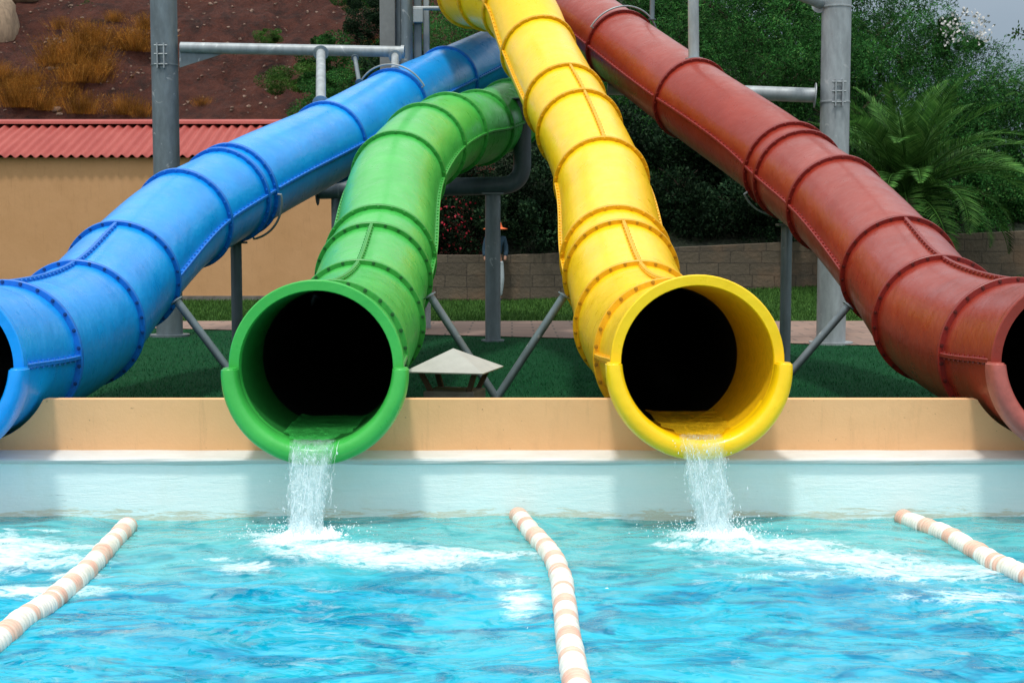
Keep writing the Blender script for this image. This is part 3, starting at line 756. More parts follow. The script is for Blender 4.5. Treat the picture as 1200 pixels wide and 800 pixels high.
# long beam from the left pillar to the tower
a = atY(212, 56, pL.y); b = atY(474, 61, 18.0)
root = thing('steel_beam', 'light grey horizontal pipe from the left pillar to the tower, above the blue slide', 'pipe', a)
pipe('pipe', [(0, 0, 0), b - a], .072, M['galv_light'], root)
bm = bmesh.new(); v = [bm.verts.new(q) for q in ((-.02, -.01, -.03), (.62, -.01, -.06), (-.02, -.01, -.26), (-.02, .01, -.03), (.62, .01, -.06), (-.02, .01, -.26))]
for f in ((0, 2, 1), (3, 4, 5), (0, 1, 4, 3), (1, 2, 5, 4), (2, 0, 3, 5)): bm.faces.new([v[i] for i in f])
obj('gusset', bm, M['galv'], root)
v, f = sweep([(b - a) * .985, (b - a) * 1.0], .085, 24); obj('end_flange', smooth(fix(mk('end_flange', v, f)), 30), M['galv_light'], root)
def rod(name, pts, r, label, m='galv', cat='pipe', g=None, fl=None):
    a = Vector(pts[-1]); P = [Vector(p) - a for p in pts]
    root = thing(name, label, cat, a, 0, g)
    pipe('shaft', fillet(P, fl) if fl else P, r, M[m], root)
    for e, q in ((0, 1), (-1, -2)):
        d = (P[q] - P[e]).normalized(); v, f = sweep([P[e] + d * .004, P[e] + d * .014], r * 1.7, 20); obj('end_plate', smooth(fix(mk('end_plate', v, f)), 30), M[m], root)
    return root
rod('hanger_post', [atY(376, 62, 17.6), atY(376, 122, 15.75)], .058, 'light grey hanger post dropping from the beam onto the blue slide', 'galv_light')
rod('hanger_rod', [atY(416, 68, 17.8), atY(421, 97, 17.1)], .028, 'thin slanting rod below the beam beside the blue slide strap', 'galv')
rod('hanger_rod', [atY(463, 66, 17.9), atY(463, 86, 17.2)], .05, 'short stub pipe under the end of the beam beside the tower', 'galv_light')
rod('hanger_post', [atY(812, -60, 15.3), atY(813, 70, 15.3)], .06, 'light grey hanger post standing on the red slide in front of the trees', 'galv_light')
a = atY(956, 112, pR.y); b = atY(712, 103, pR.y + .3)
rod('cross_beam', [a, b], .088, 'thick galvanised horizontal pipe from the right pillar passing behind the red slide', 'galv_light')
a = atY(944, -4, pR.y - .1); rod('cross_beam', [atY(962, 4, pR.y), atY(900, -22, pR.y - 1)], .07, 'end of a slanting pipe at the very top of the right pillar', 'galv_light')
rod('hanger_rod', [atY(765, -40, 17.2), atY(764, 24, 17.2)], .03, 'thin dark rod above the steel strap on the red slide', 'galv')
# centre support
root = rod('slide_support', [atY(371, 223, 17.2), atY(590, 218, 17.2), atY(612, 205, 17.2), atY(612, 116, 17.2)], .112, 'dark blue-grey bent pipe arm under the green slide, left of the yellow one', 'dark_steel', 'support', None, .0001)
bpy.data.objects.remove([c for c in root.children if c.name.startswith('shaft')][0])
o = Vector(root.location); pts = fillet([atY(371, 223, 17.2) - o, atY(612, 217, 17.2) - o, atY(612, 116, 17.2) - o], .27, 10)
pipe('arm', pts, .112, M['dark_steel'], root, 28)
def post(px, top, Y, r, label, m='dark_steel'):
    t = atY(px, top, Y); root = thing('support_post', label, 'post', (t.x, t.y, .25), 0, 'grey posts standing on the turf under the slides')
    pipe('shaft', [(0, 0, 0), (0, 0, t.z - .25)], r, M[m], root, 24)
    v, f = sweep([Vector((0, 0, 0)), Vector((0, 0, .02))], r + .05, 24); obj('base_plate', smooth(fix(mk('base_plate', v, f)), 30), M[m], root)
    bm = bmesh.new(); box(bm, -r - .04, r + .04, -r - .04, r + .04, t.z - .27, t.z - .25); obj('top_plate', bm, M[m], root)
post(577.5, 226, 17.25, .097, 'thick grey post standing in front of the block wall between green and yellow slides', 'galv')
post(395, 226, 17.25, .075, 'grey post between the blue slide and the green slide')
post(276.5, 283, 13.15, .053, 'slim dark post under the double joint of the blue slide')
post(922, 262, 13.6, .055, 'slim grey post under the double joint of the red slide', 'galv')
for (tx, ty, bx, lab) in ((206, 351, 292, 'slanting grey brace from the right side of the blue slide down to the turf'), (370, 345, 293.5, 'slanting grey brace hidden behind the mouth of the green slide'),
                     (503, 345, 580, 'slanting grey brace from the right side of the green slide'), (662, 345, 584, 'slanting grey brace from the left side of the yellow slide'),
                     (812, 345, 900, 'slanting grey brace hidden behind the mouth of the yellow slide'), (995, 357, 901.5, 'slanting grey brace from the left side of the red slide down to the turf')):
    t = atY(tx, ty, 10.15); b = atY(bx, 466, 10.15); b = b + (b - t) * .16; b.z = max(b.z, .25)
    rod('brace', [t, b], .030, lab, 'galv', 'brace', 'V braces between the slides')
# tower columns
root = thing('slide_tower', 'cluster of grey tower columns behind the tops of the blue and yellow slides', 'tower', atZ(474, 385, .25))
o = Vector(root.location)
def px_box(x0, x1, Y, dy, m, name='column', z0=0, z1=8):
    a = atY(x0, 50, Y).x - o.x; b = atY(x1, 50, Y).x - o.x; bm = bmesh.new(); box(bm, a, b, Y - o.y, Y - o.y + dy, z0, z1); bevel(bm, .012, 2); return obj(name, bm, m, root)
px_box(445, 463, 19.6, .4, M['concrete']); px_box(463.6, 470, 19.75, .3, M['galv'])
c = atY(477, 50, 19.4); pipe('column', [(c.x - o.x, c.y - o.y, 0), (c.x - o.x, c.y - o.y, 8)], .082, M['galv'], root)
px_box(484.5, 494, 19.5, .15, M['galv']); px_box(496, 503, 19.6, .1, M['galv_light'])
z = atY(489, 18, 19.4).z - .25; px_box(484, 496, 19.40, .08, M['galv_light'], 'junction_box', z - .10, z + .10)
pipe('rail', [atY(484, 10, 19.45) - o, atY(520, 10, 19.45) - o], .03, M['galv_light'], root)

# ------------------------------------------------------------------ small pyramid topped stand on the turf
c = atY(533, 462, 8.9); root = thing('pyramid_stand', 'small stand with pale pyramid roof on dark wooden legs behind the parapet', 'stand', (c.x, c.y, .25), R_(-14))
hz = atY(535, 432, 8.9).z - .25; az = atY(535, 408, 8.9).z - .25; hb = .31
bm = bmesh.new(); r = .262; th = .008
low = [bm.verts.new((x, y, hz)) for x, y in ((-r, -r), (r, -r), (r, r), (-r, r))]; lo2 = [bm.verts.new((v.co.x * .99, v.co.y * .99, hz - th)) for v in low]; ap = bm.verts.new((-.01, 0, az)); ap2 = bm.verts.new((0, 0, az - .02))
for i in range(4):
    j = (i + 1) % 4; bm.faces.new((low[i], low[j], ap)); bm.faces.new((lo2[j], lo2[i], ap2)); bm.faces.new((low[j], low[i], lo2[i], lo2[j]))
obj('roof', bm, M['lid'], root)
bm = bmesh.new(); box(bm, -.17, .17, -.15, .15, 0, hb); bevel(bm, .01); obj('plinth', bm, M['plinth'], root)
for sx in (-1, 1):
    for sy in (-1, 1):
        bm = bmesh.new(); box(bm, -.016, .016, -.016, .016, 0, 1)
        for v in bm.verts:
            t = v.co.z; v.co = Vector((v.co.x + sx * (.13 + .055 * t), v.co.y + sy * (.12 + .05 * t), hb + (hz + .0 - hb) * t))
        obj('leg', bm, M['wood'], root)

# ------------------------------------------------------------------ building
Yw = 28.7; X1 = atY(452, 300, Yw).x; X0 = -26
eZ = atY(100, 183, 28.54).z; rY = 30.8; rZ = atY(100, 142, rY).z
root = thing('building', 'low ochre rendered building with a corrugated faded red roof, on the left', 'building', (X1, Yw, .25)); o = Vector(root.location)
bm = bmesh.new(); box(bm, X0 - X1, 0, 0, 4.2, 0, eZ - .25 - .02); obj('wall', bm, M['ochre'], root)
bm = bmesh.new(); box(bm, X0 - X1, .02, -.035, .0, 0, .10); obj('plinth_strip', bm, M['plinth'], root)
def corr(sign):
    v = []; f = []; n = int((X1 + .3 - X0) / .21 * 10); ny = 10
    for j in range(ny + 1):
        t = j / ny; yb = 28.54 + (rY - 28.54) * t; y = yb if sign > 0 else 2 * rY - yb
        for i in range(n + 1):
            x = X0 + i * .021; z = eZ + (rZ - .05 - eZ) * t + .034 * math.sin(2 * PI * i / 10) + .006 * noise.noise(Vector((x * .7, t * 2, 3)))
            v.append(Vector((x, y, z)) - o)
    for j in range(ny):
        for i in range(n): a = j * (n + 1) + i; f.append((a, a + 1, a + n + 2, a + n + 1))
    me = mk('roof', v, f, 70); return me
for sg in (1, -1):
    rf = obj('roof', corr(sg), M['roof'], root); mo = rf.modifiers.new('s', 'SOLIDIFY'); mo.thickness = .012
bm = bmesh.new(); v = []
for x in (X0 - X1, .32):
    v.append([bm.verts.new((x, y - Yw, z - .25)) for y, z in ((rY - .28, rZ - .085), (rY - .26, rZ - .028), (rY, rZ + .04), (rY + .26, rZ - .05), (rY + .24, rZ - .10), (rY, rZ - .0))])
for k in range(6): bm.faces.new((v[0][k], v[0][(k + 1) % 6], v[1][(k + 1) % 6], v[1][k]))
bmesh.ops.recalc_face_normals(bm, faces=bm.faces); obj('ridge_cap', bm, M['roof'], root)
bm = bmesh.new(); v = [bm.verts.new(q) for q in ((-.01, .0, eZ - .30), (-.01, 2 * (rY - Yw), eZ - .30), (-.01, rY - Yw, rZ - .36))]; bm.faces.new(v); obj('gable', bm, M['ochre'], root)

# retaining wall (follows the rising lawn)
bm = bmesh.new(); prev = None; wx0 = X1 + .02; nseg = 90
for i in range(nseg + 1):
    x = wx0 + (26 - wx0) * i / nseg; zb = lawn_z(x, 28.7) - .1; zt = lawn_z(x, 28.7) + .955 + .012 * noise.noise(Vector((x * 3, 0, 0)))
    q = [bm.verts.new(p) for p in ((x, 28.7, zb), (x, 28.7, zt - .012), (x, 28.715, zt), (x, 29.03, zt), (x, 29.03, zb))]
    if prev:
        for k in range(5): bm.faces.new((prev[k], prev[(k + 1) % 5], q[(k + 1) % 5], q[k]))
    prev = q
bmesh.ops.recalc_face_normals(bm, faces=bm.faces)
tag(obj('retaining_wall', bm, M['blockwall']), 'low brown block retaining wall between the back lawn and the hedge', 'wall')

# ------------------------------------------------------------------ person behind the post
pp = atY(580.5, 352, 28.35); pz = lawn_z(pp.x, 28.35)
root = tag(bpy.data.objects.new('person', None), 'person in orange hat, dark blue top and pale trousers behind the thick grey post', 'person'); C.objects.link(root); root.location = (pp.x, pp.y, pz)
def skin(name, joints, edges, m, parent):
    me = bpy.data.meshes.new(name); me.from_pydata([j[0] for j in joints], edges, []); o = bpy.data.objects.new(name, me); C.objects.link(o); me.materials.append(m); o.parent = parent
    md = o.modifiers.new('skin', 'SKIN'); md.use_smooth_shade = True
    for i, (_, r) in enumerate(joints): me.skin_vertices[0].data[i].radius = r if isinstance(r, tuple) else (r, r)
    me.skin_vertices[0].data[0].use_root = True
    o.modifiers.new('sub', 'SUBSURF').levels = 2; o.modifiers['sub'].render_levels = 2; return o
J = [((0, 0, .86), (.13, .09)), ((0, 0, 1.08), (.125, .085)), ((0, 0, 1.28), (.14, .085)), ((0, -.01, 1.36), .05), ((0, -.015, 1.42), .055), ((0, -.02, 1.49), .075), ((0, -.02, 1.545), .06),
     ((-.17, 0, 1.30), .048), ((-.22, .01, 1.05), .038), ((-.21, -.05, .83), .03), ((.17, 0, 1.30), .048), ((.22, .01, 1.05), .038), ((.20, -.06, .84), .03),
     ((-.08, 0, .80), .08), ((-.09, -.02, .44), .055), ((-.09, .03, .08), .035), ((-.09, -.09, .035), .03), ((.085, 0, .80), .08), ((.115, -.01, .44), .055), ((.085, .02, .08), .035), ((.09, -.10, .035), .03)]
E = [(0, 1), (1, 2), (2, 3), (3, 4), (4, 5), (5, 6), (2, 7), (7, 8), (8, 9), (2, 10), (10, 11), (11, 12), (0, 13), (13, 14), (14, 15), (15, 16), (0, 17), (17, 18), (18, 19), (19, 20)]
skin('body', J, E, M['skin'], root)
k = 1.18
skin('shirt', [((0, 0, .93), (.155, .12)), ((0, 0, 1.08), (.15, .115)), ((0, 0, 1.28), (.155, .11)), ((0, -.01, 1.345), .075), ((-.18, 0, 1.30), .066), ((-.225, .01, 1.06), .054), ((-.215, -.03, .92), .048), ((.18, 0, 1.30), .066), ((.225, .01, 1.06), .054), ((.21, -.03, .92), .048)],
     [(0, 1), (1, 2), (2, 3), (2, 4), (4, 5), (5, 6), (2, 7), (7, 8), (8, 9)], M['navy'], root)
skin('trousers', [((0, 0, .90), (.145, .105)), ((-.08, 0, .78), .096), ((-.09, -.02, .44), .075), ((-.09, .03, .10), .06), ((.09, 0, .78), .096), ((.12, -.01, .44), .075), ((.085, .02, .10), .06)], [(0, 1), (1, 2), (2, 3), (0, 4), (4, 5), (5, 6)], M['pale_cloth'], root)
v, f = sweep([Vector((0, -.02, z)) for z in (1.48, 1.485, 1.50, 1.53, 1.62, 1.72, 1.76)], [.10, .25, .252, .15, .12, .075, .02], 28); obj('hat', smooth(fix(mk('hat', v, f)), 40), M['orange'], root)
for sx in (-1, 1):
    bm = bmesh.new(); bmesh.ops.create_uvsphere(bm, u_segments=10, v_segments=8, radius=1, matrix=Matrix.Translation((sx * .09, -.05, .04)) @ Matrix.Diagonal((.045, .12, .04, 1))); obj('shoe', bm, M['shoe'], root)

# ------------------------------------------------------------------ plants
def unit(v): return v / np.maximum(np.linalg.norm(v, axis=-1, keepdims=True), 1e-9)
def crown(seed, n, lobes, rx, ry, rz, llen, lwid, lobe_r=.36, droop=.3, spray=0, flat=.0):
    """leaf cloud: many leaves over uneven clumps of an ellipsoid; spray>0 groups thin leaves on twigs"""
    g = np.random.default_rng(seed)
    c = unit(g.normal(size=(lobes, 3))); c *= (.40 + .72 * g.random((lobes, 1)) ** .6); c[:, 2] = c[:, 2] * .9 + .05
    lr = lobe_r * (.45 + .85 * g.random(lobes))
    which = g.integers(0, lobes, n); d = unit(g.normal(size=(n, 3)))
    rad = (.55 + .5 * g.random(n) ** .7)[:, None]
    P = (c[which] + d * lr[which][:, None] * rad * np.array([1, 1, .8])) * np.array([rx, ry, rz])
    D = unit(d + g.normal(0, .55, (n, 3)) + np.array([0, 0, -droop]))
    if spray:
        m = n // spray; base = P[:m]; dirs = D[:m]; L = llen * 4 * (.6 + .8 * g.random(m))
        t = g.random((m, spray)); P = (base[:, None] + dirs[:, None] * (t * L[:, None])[..., None]).reshape(-1, 3); P[:, 2] -= (t.reshape(-1) ** 2) * llen * 1.3
        D = unit(np.repeat(dirs, spray, 0) * .8 + g.normal(0, .6, (m * spray, 3))); n = m * spray
    side = unit(np.cross(D, g.normal(size=(n, 3)))); l = (llen * (.6 + .8 * g.random(n)))[:, None]; w = (lwid * (.6 + .8 * g.random(n)))[:, None]
    V = np.stack([P, P + D * l * .45 + side * w, P + D * l, P + D * l * .45 - side * w], 1)
    return np_mesh('crown', V, 4)
def trunk_mesh(seed, h, r, spread, nb=6):
    rn = random.Random(seed); V = []; Fc = []
    pts = [Vector((rn.uniform(-.05, .05) * k, rn.uniform(-.05, .05) * k, h * k / 6)) for k in range(7)]
    sweep(pts, [r * (1 - .08 * k) for k in range(7)], 10, True, V, Fc)
    for b in range(nb):
        a = 2 * PI * b / nb + rn.random(); s = pts[rn.randint(3, 6)]; e = s + Vector((math.cos(a) * spread, math.sin(a) * spread, h * rn.uniform(.2, .6)))
        mid = s.lerp(e, .5) + Vector((0, 0, rn.uniform(.0, .15) * h)); q = [s * (1 - t) ** 2 + mid * 2 * t * (1 - t) + e * t * t for t in [k / 5 for k in range(6)]]
        sweep(q, [r * .5 * (1 - .13 * k) for k in range(6)], 7, True, V, Fc)
    return smooth(fix(mk('trunk', V, Fc)), 50)
FEA = [crown(s, 30000, 26, 2.0, 1.8, 1.7, .085, .011, .34, .35, 8) for s in (1, 2, 3)]
BRO = [crown(s, 15000, 22, 1.5, 1.2, 1.25, .075, .024, .36, .2) for s in (11, 12)]
HED = [crown(s, 15000, 24, 1.45, .95, 1.25, .07, .022, .38, .15) for s in (21, 22, 23)]
TRK = [trunk_mesh(s, 1.8, .11, 1.0) for s in (1, 2)]
def plant(name, cat, label, px, py, Y, scale, crowns, m, i, group=None, sz=1.0, trunk=True, rz=None):
    c = atY(px, py, Y); gz = hill_z(c.x, Y) if Y > 28.9 else lawn_z(c.x, Y)
    root = thing(name, label, cat, (c.x, Y, gz), 0, group)
    me = crowns[i % len(crowns)].copy() if not crowns[i % len(crowns)].materials else crowns[i % len(crowns)]
    me = crowns[i % len(crowns)]
    key = (me.name, m.name)
    if key not in CACHE:
        q = me if not me.materials else me.copy()
        if q is not me: q.materials.clear()
        q.materials.append(m); CACHE[key] = q
    cr = obj('crown', CACHE[key], None, root); cr.location = (0, 0, c.z - gz); cr.scale = (scale, scale, scale * sz); cr.rotation_euler = (0, 0, rz if rz is not None else i * 2.4)
    if trunk:
        t = obj('trunk', TRK[i % 2], M['bark'] if not TRK[i % 2].materials else None, root); h = max(.5, c.z - gz); s = h / 1.8; t.scale = (s * .9 if s < 1.5 else 1.3, s * .9 if s < 1.5 else 1.3, s * .85)
    return root, cr
CACHE = {}
hg = 'dark hedge shrubs above the block wall'
n = 0
for px, py, Y, s, lab in (
    (500, 245, 30.0, 1.05, 'dark hedge shrub seen between the green slide and the thick grey post'),
    (548, 255, 29.9, .92, 'dark hedge shrub with crimson flowers behind the thick grey post'),
    (615, 235, 30.2, 1.1, 'dark hedge shrub right of the bent pipe arm'),
    (655, 250, 30.0, 1.05, 'dark hedge shrub half behind the left side of the yellow slide'),
    (790, 210, 30.3, 1.25, 'dark hedge shrub just right of the yellow slide'),
    (850, 230, 30.0, 1.1, 'dark hedge shrub below the middle of the red slide'),
    (905, 245, 29.9, 1.0, 'dark hedge shrub beside the slim post of the red slide'),
    (960, 245, 30.0, 1.0, 'dark hedge shrub behind the right pillar'),
    (740, 225, 30.4, 1.2, 'dark hedge shrub hidden behind the yellow slide')):
    r, cr = plant('hedge_shrub', 'shrub', lab, px, py, Y, s, HED, M['leaf_dark'], n, hg); n += 1
    if 'crimson' in lab:
        g = np.random.default_rng(8); k = 150; P = g.normal(size=(k, 3)) * np.array([.42, .12, .42]) + np.array([-.30, -.85, -.05]); D = unit(g.normal(size=(k, 3))); S = unit(np.cross(D, g.normal(size=(k, 3))))
        fl = obj('flowers', np_mesh('flowers', np.stack([P, P + D * .035 + S * .03, P + D * .07, P + D * .035 - S * .03], 1), 4), M['red_fl'], r); fl.location = cr.location; fl['kind'] = 'stuff'
tg = 'feathery trees on the hillside behind the wall'
n = 0
for px, py, Y, s, sz, lab in (
    (530, 150, 34, 1.0, 1, 'feathery tree behind the upper part of the green slide'),
    (600, 120, 35, 1.1, 1, 'feathery tree hidden behind the crossing of the slides'),
    (535, 60, 38, 1.0, 1, 'feathery tree in the dark gap beside the tower columns'),
    (690, 120, 34, 1.1, 1, 'feathery tree between the yellow and red slides'),
    (760, 160, 33, .95, 1, 'feathery tree under the red slide, right of the yellow one'),
    (800, 30, 37, 1.15, 1, 'feathery tree behind the hanger post at the top'),
    (745, 5, 38, 1.0, 1, 'feathery tree above the steel strap of the red slide'),
    (870, 20, 36, 1.15, 1, 'feathery tree between hanger post and right pillar, touching the top'),
    (850, 100, 34, 1.1, 1, 'feathery tree just above the red slide, left of the cross pipe'),
    (920, 75, 34.5, 1.0, 1, 'feathery tree directly left of the right pillar'),
    (930, -10, 38, 1.1, 1, 'feathery tree behind the head of the right pillar'),
    (1010, 25, 36, 1.0, 1.05, 'tallest feathery tree, right of the right pillar against the sky'),
    (1045, 60, 35, .78, 1, 'feathery tree below the crest, left of the white flowers'),
    (1000, 110, 33, .95, 1, 'feathery tree behind the palm, next to the pillar'),
    (1085, 118, 34, .95, 1, 'feathery tree above the palm fronds'),
    (1140, 118, 34, .66, 1, 'feathery tree under the white flowering bush'),
    (1150, 170, 32.5, .95, 1, 'feathery tree right of the palm'),
    (1205, 175, 32, .82, 1, 'feathery tree at the right edge of the picture'),
    (1110, 200, 31.6, .9, 1, 'feathery tree in the shade behind the palm')):
    plant('feathery_tree', 'tree', lab, px, py, Y, s, FEA, M['leaf_feather'], n, tg, sz); n += 1
n = 0
for px, py, Y, s, lab in (
    (1010, 205, 30.2, .95, 'leafy bush left of the palm trunk'), (1100, 265, 29.9, .78, 'low leafy bush hanging over the wall below the palm'),
    (1150, 245, 30.3, .85, 'leafy bush to the right of the low one below the palm'), (1195, 225, 30.8, .85, 'leafy bush at the right edge above the wall'), (1060, 262, 30.4, .95, 'leafy bush behind the red slide under the palm')):
    plant('leafy_bush', 'bush', lab, px, py, Y, s, BRO, M['leaf_feather'], n, 'leafy bushes above the right end of the block wall'); n += 1
# green shrubs on the soil slope
for i, (px, py, Y, s, lab) in enumerate(((352, 92, 37.5, .60, 'green shrub on the soil slope above the red roof end'), (405, 80, 37, .85, 'green shrub on the soil slope behind the hanger post'), (316, 44, 41, .30, 'small green shrub high on the bare soil slope'),
        (437, 25, 40, .75, 'dark green shrub beside the tower columns at the top'), (400, 115, 35.5, .8, 'green shrub just above the blue slide'), (100, 8, 44, .16, 'tiny green tuft near the top of the soil slope'), (480, 100, 36, 1.2, 'green shrub hidden behind the upper blue slide'), (422, -5, 42, .6, 'grey green shrub at the top beside the tower'))):
    plant('slope_shrub', 'shrub', lab, px, py, Y, s, BRO, M['leaf_bright'] if i in (0, 2) else M['leaf_dark'] if i in (3, 6) else M['leaf_feather'], i, 'green shrubs on the soil slope', .8, False)
# white flowering bush on the crest
r, cr = plant('oleander_bush', 'bush', 'bush full of white flowers on the crest against the grey sky', 1121, 48, 33.0, .40, BRO, M['leaf_feather'], 1, None, 1.1, False)
g = np.random.default_rng(18); k = 260; P = unit(g.normal(size=(k, 3))); P[:, 1] = -abs(P[:, 1]); P = P * np.array([.56, .9, .54]) * (.8 + .35 * g.random((k, 1))) + np.array([.08, -.15, .15]); P = P[P[:, 2] > -.15]; k = len(P)
D = unit(g.normal(size=(k, 3))); S = unit(np.cross(D, g.normal(size=(k, 3))))
fl = obj('flowers', np_mesh('flowers', np.stack([P, P + D * .04 + S * .036, P + D * .08, P + D * .04 - S * .036], 1), 4), M['white_fl'], r); fl.location = cr.location; fl['kind'] = 'stuff'
# twig with leaves reaching in at the right edge
tw = thing('leafy_branch', 'leafy twig reaching in at the right edge against the sky', 'branch', atY(1240, 50, 30)); o = Vector(tw.location)
pipe('twig', fillet([atY(1240, 52, 30) - o, atY(1215, 44, 30) - o, atY(1186, 38, 30) - o], .1), .008, M['bark'], tw, 6)
g = np.random.default_rng(3); k = 90; t = g.random(k)[:, None]; A_ = np.array(atY(1185, 38, 30) - o); B_ = np.array(atY(1230, 50, 30) - o); P = A_ + (B_ - A_) * t + g.normal(0, .07, (k, 3)); D = unit(g.normal(size=(k, 3))); S = unit(np.cross(D, g.normal(size=(k, 3))))
obj('leaves', np_mesh('leaves', np.stack([P, P + D * .05 + S * .03, P + D * .10, P + D * .05 - S * .03], 1), 4), M['leaf_bright'], tw)

# palm
def frond_mesh(L, bend, seed, nl=52, ll=.40, w=.012):
    g = random.Random(seed); pts = []; ang = 0; p = Vector((0, 0, 0)); N = 26
    for k in range(N + 1):
        pts.append(p.copy()); a = bend * (k / N) ** 1.5; p = p + Vector((math.cos(a), 0, -math.sin(a))) * L / N
    V = []; Fc = []; sweep(pts, [.020 * (1 - .85 * k / N) for k in range(N + 1)], 5, True, V, Fc)
    for k in range(nl):
        t = .14 + .86 * k / nl; q = t * N; i = min(int(q), N - 1); b = pts[i].lerp(pts[i + 1], q - i); T = (pts[i + 1] - pts[i]).normalized(); U = Vector((0, 1, 0)).cross(T) * -1
        l = ll * math.sin(PI * min(1, (t * .86 + .14))) ** .6 * g.uniform(.85, 1.1)
        for sg in (-1, 1):
            d = (T * .75 + Vector((0, sg, 0)) * .85 + U * .28 + Vector((0, 0, g.uniform(-.12, .05)))).normalized(); wv = T.cross(d).cross(d).normalized() * w
            tip = b + d * l + Vector((0, 0, -.10 * l)); m = b + d * l * .5; base = len(V)
            V += [b, m + wv, tip, m - wv]; Fc.append((base, base + 1, base + 2, base + 3))
    me = mk('frond', V, Fc); me.materials.append(M['frond']); return me
FR = [frond_mesh(L, b, i) for i, (L, b) in enumerate(((2.1, .9), (2.2, 1.25), (2.1, 1.7), (2.2, .5)))]
pc = atY(1062, 232, 27.6); gz = lawn_z(pc.x, 27.6)
root = thing('palm', 'palm with long arching feathery fronds behind the red slide', 'palm', (pc.x, pc.y, gz))
V = []; Fc = []; H = pc.z - gz; pts = [Vector((0, 0, H * k / 14)) for k in range(15)]; sweep(pts, [.17 + .02 * (k % 2) for k in range(15)], 16, True, V, Fc); obj('trunk', mk('trunk', V, Fc, 50), M['bark'], root)
rn = random.Random(12)
for k in range(58):
    el = (84 - 80 * (k / 57) ** .95) + rn.uniform(-6, 6); az = k * 137.5 + rn.uniform(-12, 12)
    f = obj('frond', FR[0 if el > 55 else 1 if el > 25 else 2] if rn.random() < .85 else FR[3], None, root); f.location = (0, 0, H); f.rotation_euler = (rn.uniform(-.3, .3), -R_(el), R_(az)); s = rn.uniform(1.1, 1.42); f.scale = (s, s, s)
# small second palm at the right edge, with yellowing leaves
pc = atY(1212, 118, 31.0); gz = hill_z(pc.x, 31)
root = thing('small_palm', 'small yellowing palm cut by the right edge above the bushes', 'palm', (pc.x, pc.y, gz)); H = pc.z - gz
pipe('trunk', [(0, 0, 0), (0, 0, H)], .12, M['bark'], root, 10)
for k in range(18):
    f = obj('frond', FR[k % 3], None, root); f.location = (0, 0, H); f.rotation_euler = (rn.uniform(-.3, .3), -R_(65 - 60 * k / 17), R_(k * 137.5)); f.scale = (.42, .42, .42)
pc = atY(1100, 92, 34); root = thing('spiky_plant', 'spiky leaved plant standing up against the sky on the crest', 'plant', (pc.x, pc.y, hill_z(pc.x, 34)))
V = []; Fc = []; H = pc.z - hill_z(pc.x, 34)
for k in range(9):
    a = R_(-30 + 12 * k + rn.uniform(-5, 5)); d = Vector((math.sin(a), rn.uniform(-.2, .2), math.cos(a))); s = Vector((d.z, 0, -d.x)) * .03; L = rn.uniform(.35, .75); b = len(V); V += [Vector((0, 0, H)), Vector((0, 0, H)) + d * L * .4 + s, Vector((0, 0, H)) + d * L, Vector((0, 0, H)) + d * L * .4 - s]; Fc.append((b, b + 1, b + 2, b + 3))
obj('leaves', mk('leaves', V, Fc), M['frond'], root); pipe('stem', [(0, 0, 0), (0, 0, H)], .05, M['bark'], root, 8)

# dry golden bushes
def dry_mesh(seed, n=560, h=1.2, r=.7):
    g = np.random.default_rng(seed); k = 5; out = []
    bx = g.normal(0, r * .5, (n, 2)); a = g.random(n) * 2 * PI; lean = g.random(n) * .55
    P = np.stack([bx[:, 0], bx[:, 1], 0 * a], 1); D = unit(np.stack([np.cos(a) * lean + bx[:, 0] * .6, np.sin(a) * lean + bx[:, 1] * .6, np.ones(n)], 1)); L = h * (.35 + .65 * g.random(n)); w = .005
    S = unit(np.cross(D, g.normal(size=(n, 3)))) * w
    out.append(np.stack([P - S, P + S, P + D * L[:, None] + S * .3, P + D * L[:, None] - S * .3], 1))
    m = n * 5; idx = g.integers(0, n, m); t = .35 + .65 * g.random(m); Q = P[idx] + D[idx] * (L[idx] * t)[:, None]; E = unit(D[idx] + g.normal(0, .6, (m, 3))); S = unit(np.cross(E, g.normal(size=(m, 3)))) * .006; l = (.05 + .08 * g.random(m))[:, None]
    out.append(np.stack([Q - S, Q + E * l * .5 + S, Q + E * l, Q + E * l * .5 - S], 1))
    return np_mesh('stalks', np.concatenate(out), 4)
DRY = [dry_mesh(s) for s in (1, 2, 3)]
for d in DRY: d.materials.append(M['dry'])
dl0 = [(85, 65, 1.25, 'tall golden dry bush in the middle of the soil slope, left of the pillar'), (108, 42, 1.1, 'golden dry bush above the tall one left of the pillar'), (160, 50, 1.15, 'golden dry bush touching the left side of the pillar near the top'), (100, 90, 1.1, 'golden dry bush below the tall one'),
      (22, 118, 1.2, 'golden dry bush at the left edge just above the roof'), (45, 95, .8, 'golden dry bush beside the one at the left edge'), (100, 128, 1.0, 'golden dry bush rising behind the roof edge'), (140, 125, .9, 'golden dry bush behind the roof near the pillar'), (165, 132, .7, 'low golden dry bush behind the roof touching the pillar'),
      (60, 75, .7, 'small golden dry bush on the left of the tall one'), (5, 85, .8, 'golden dry bush cut by the left edge below the tan rock'), (330, 60, .35, 'small dry tuft on the bare soil right of the pillar'), (430, 55, .6, 'brownish dry bush between the shrubs and the tower')]
dl = [(px, py, s * .72, lab) for px, py, s, lab in dl0] + [(70, 30, .45, 'small dry bush high up between the tan rock and the pillar'), (120, 78, .6, 'golden dry bush between the tall one and the pillar'), (20, 100, .6, 'golden dry bush just above the one at the left edge'),
      (172, 28, .55, 'upper golden dry bush touching the pillar'), (130, 20, .4, 'small dry bush near the top, left of the pillar'), (235, 120, .35, 'low dry tuft behind the roof, right of the pillar'), (82, 108, .6, 'golden dry bush straight below the tallest'), (60, 122, .5, 'low golden dry bush behind the roof beside the pink stone')]
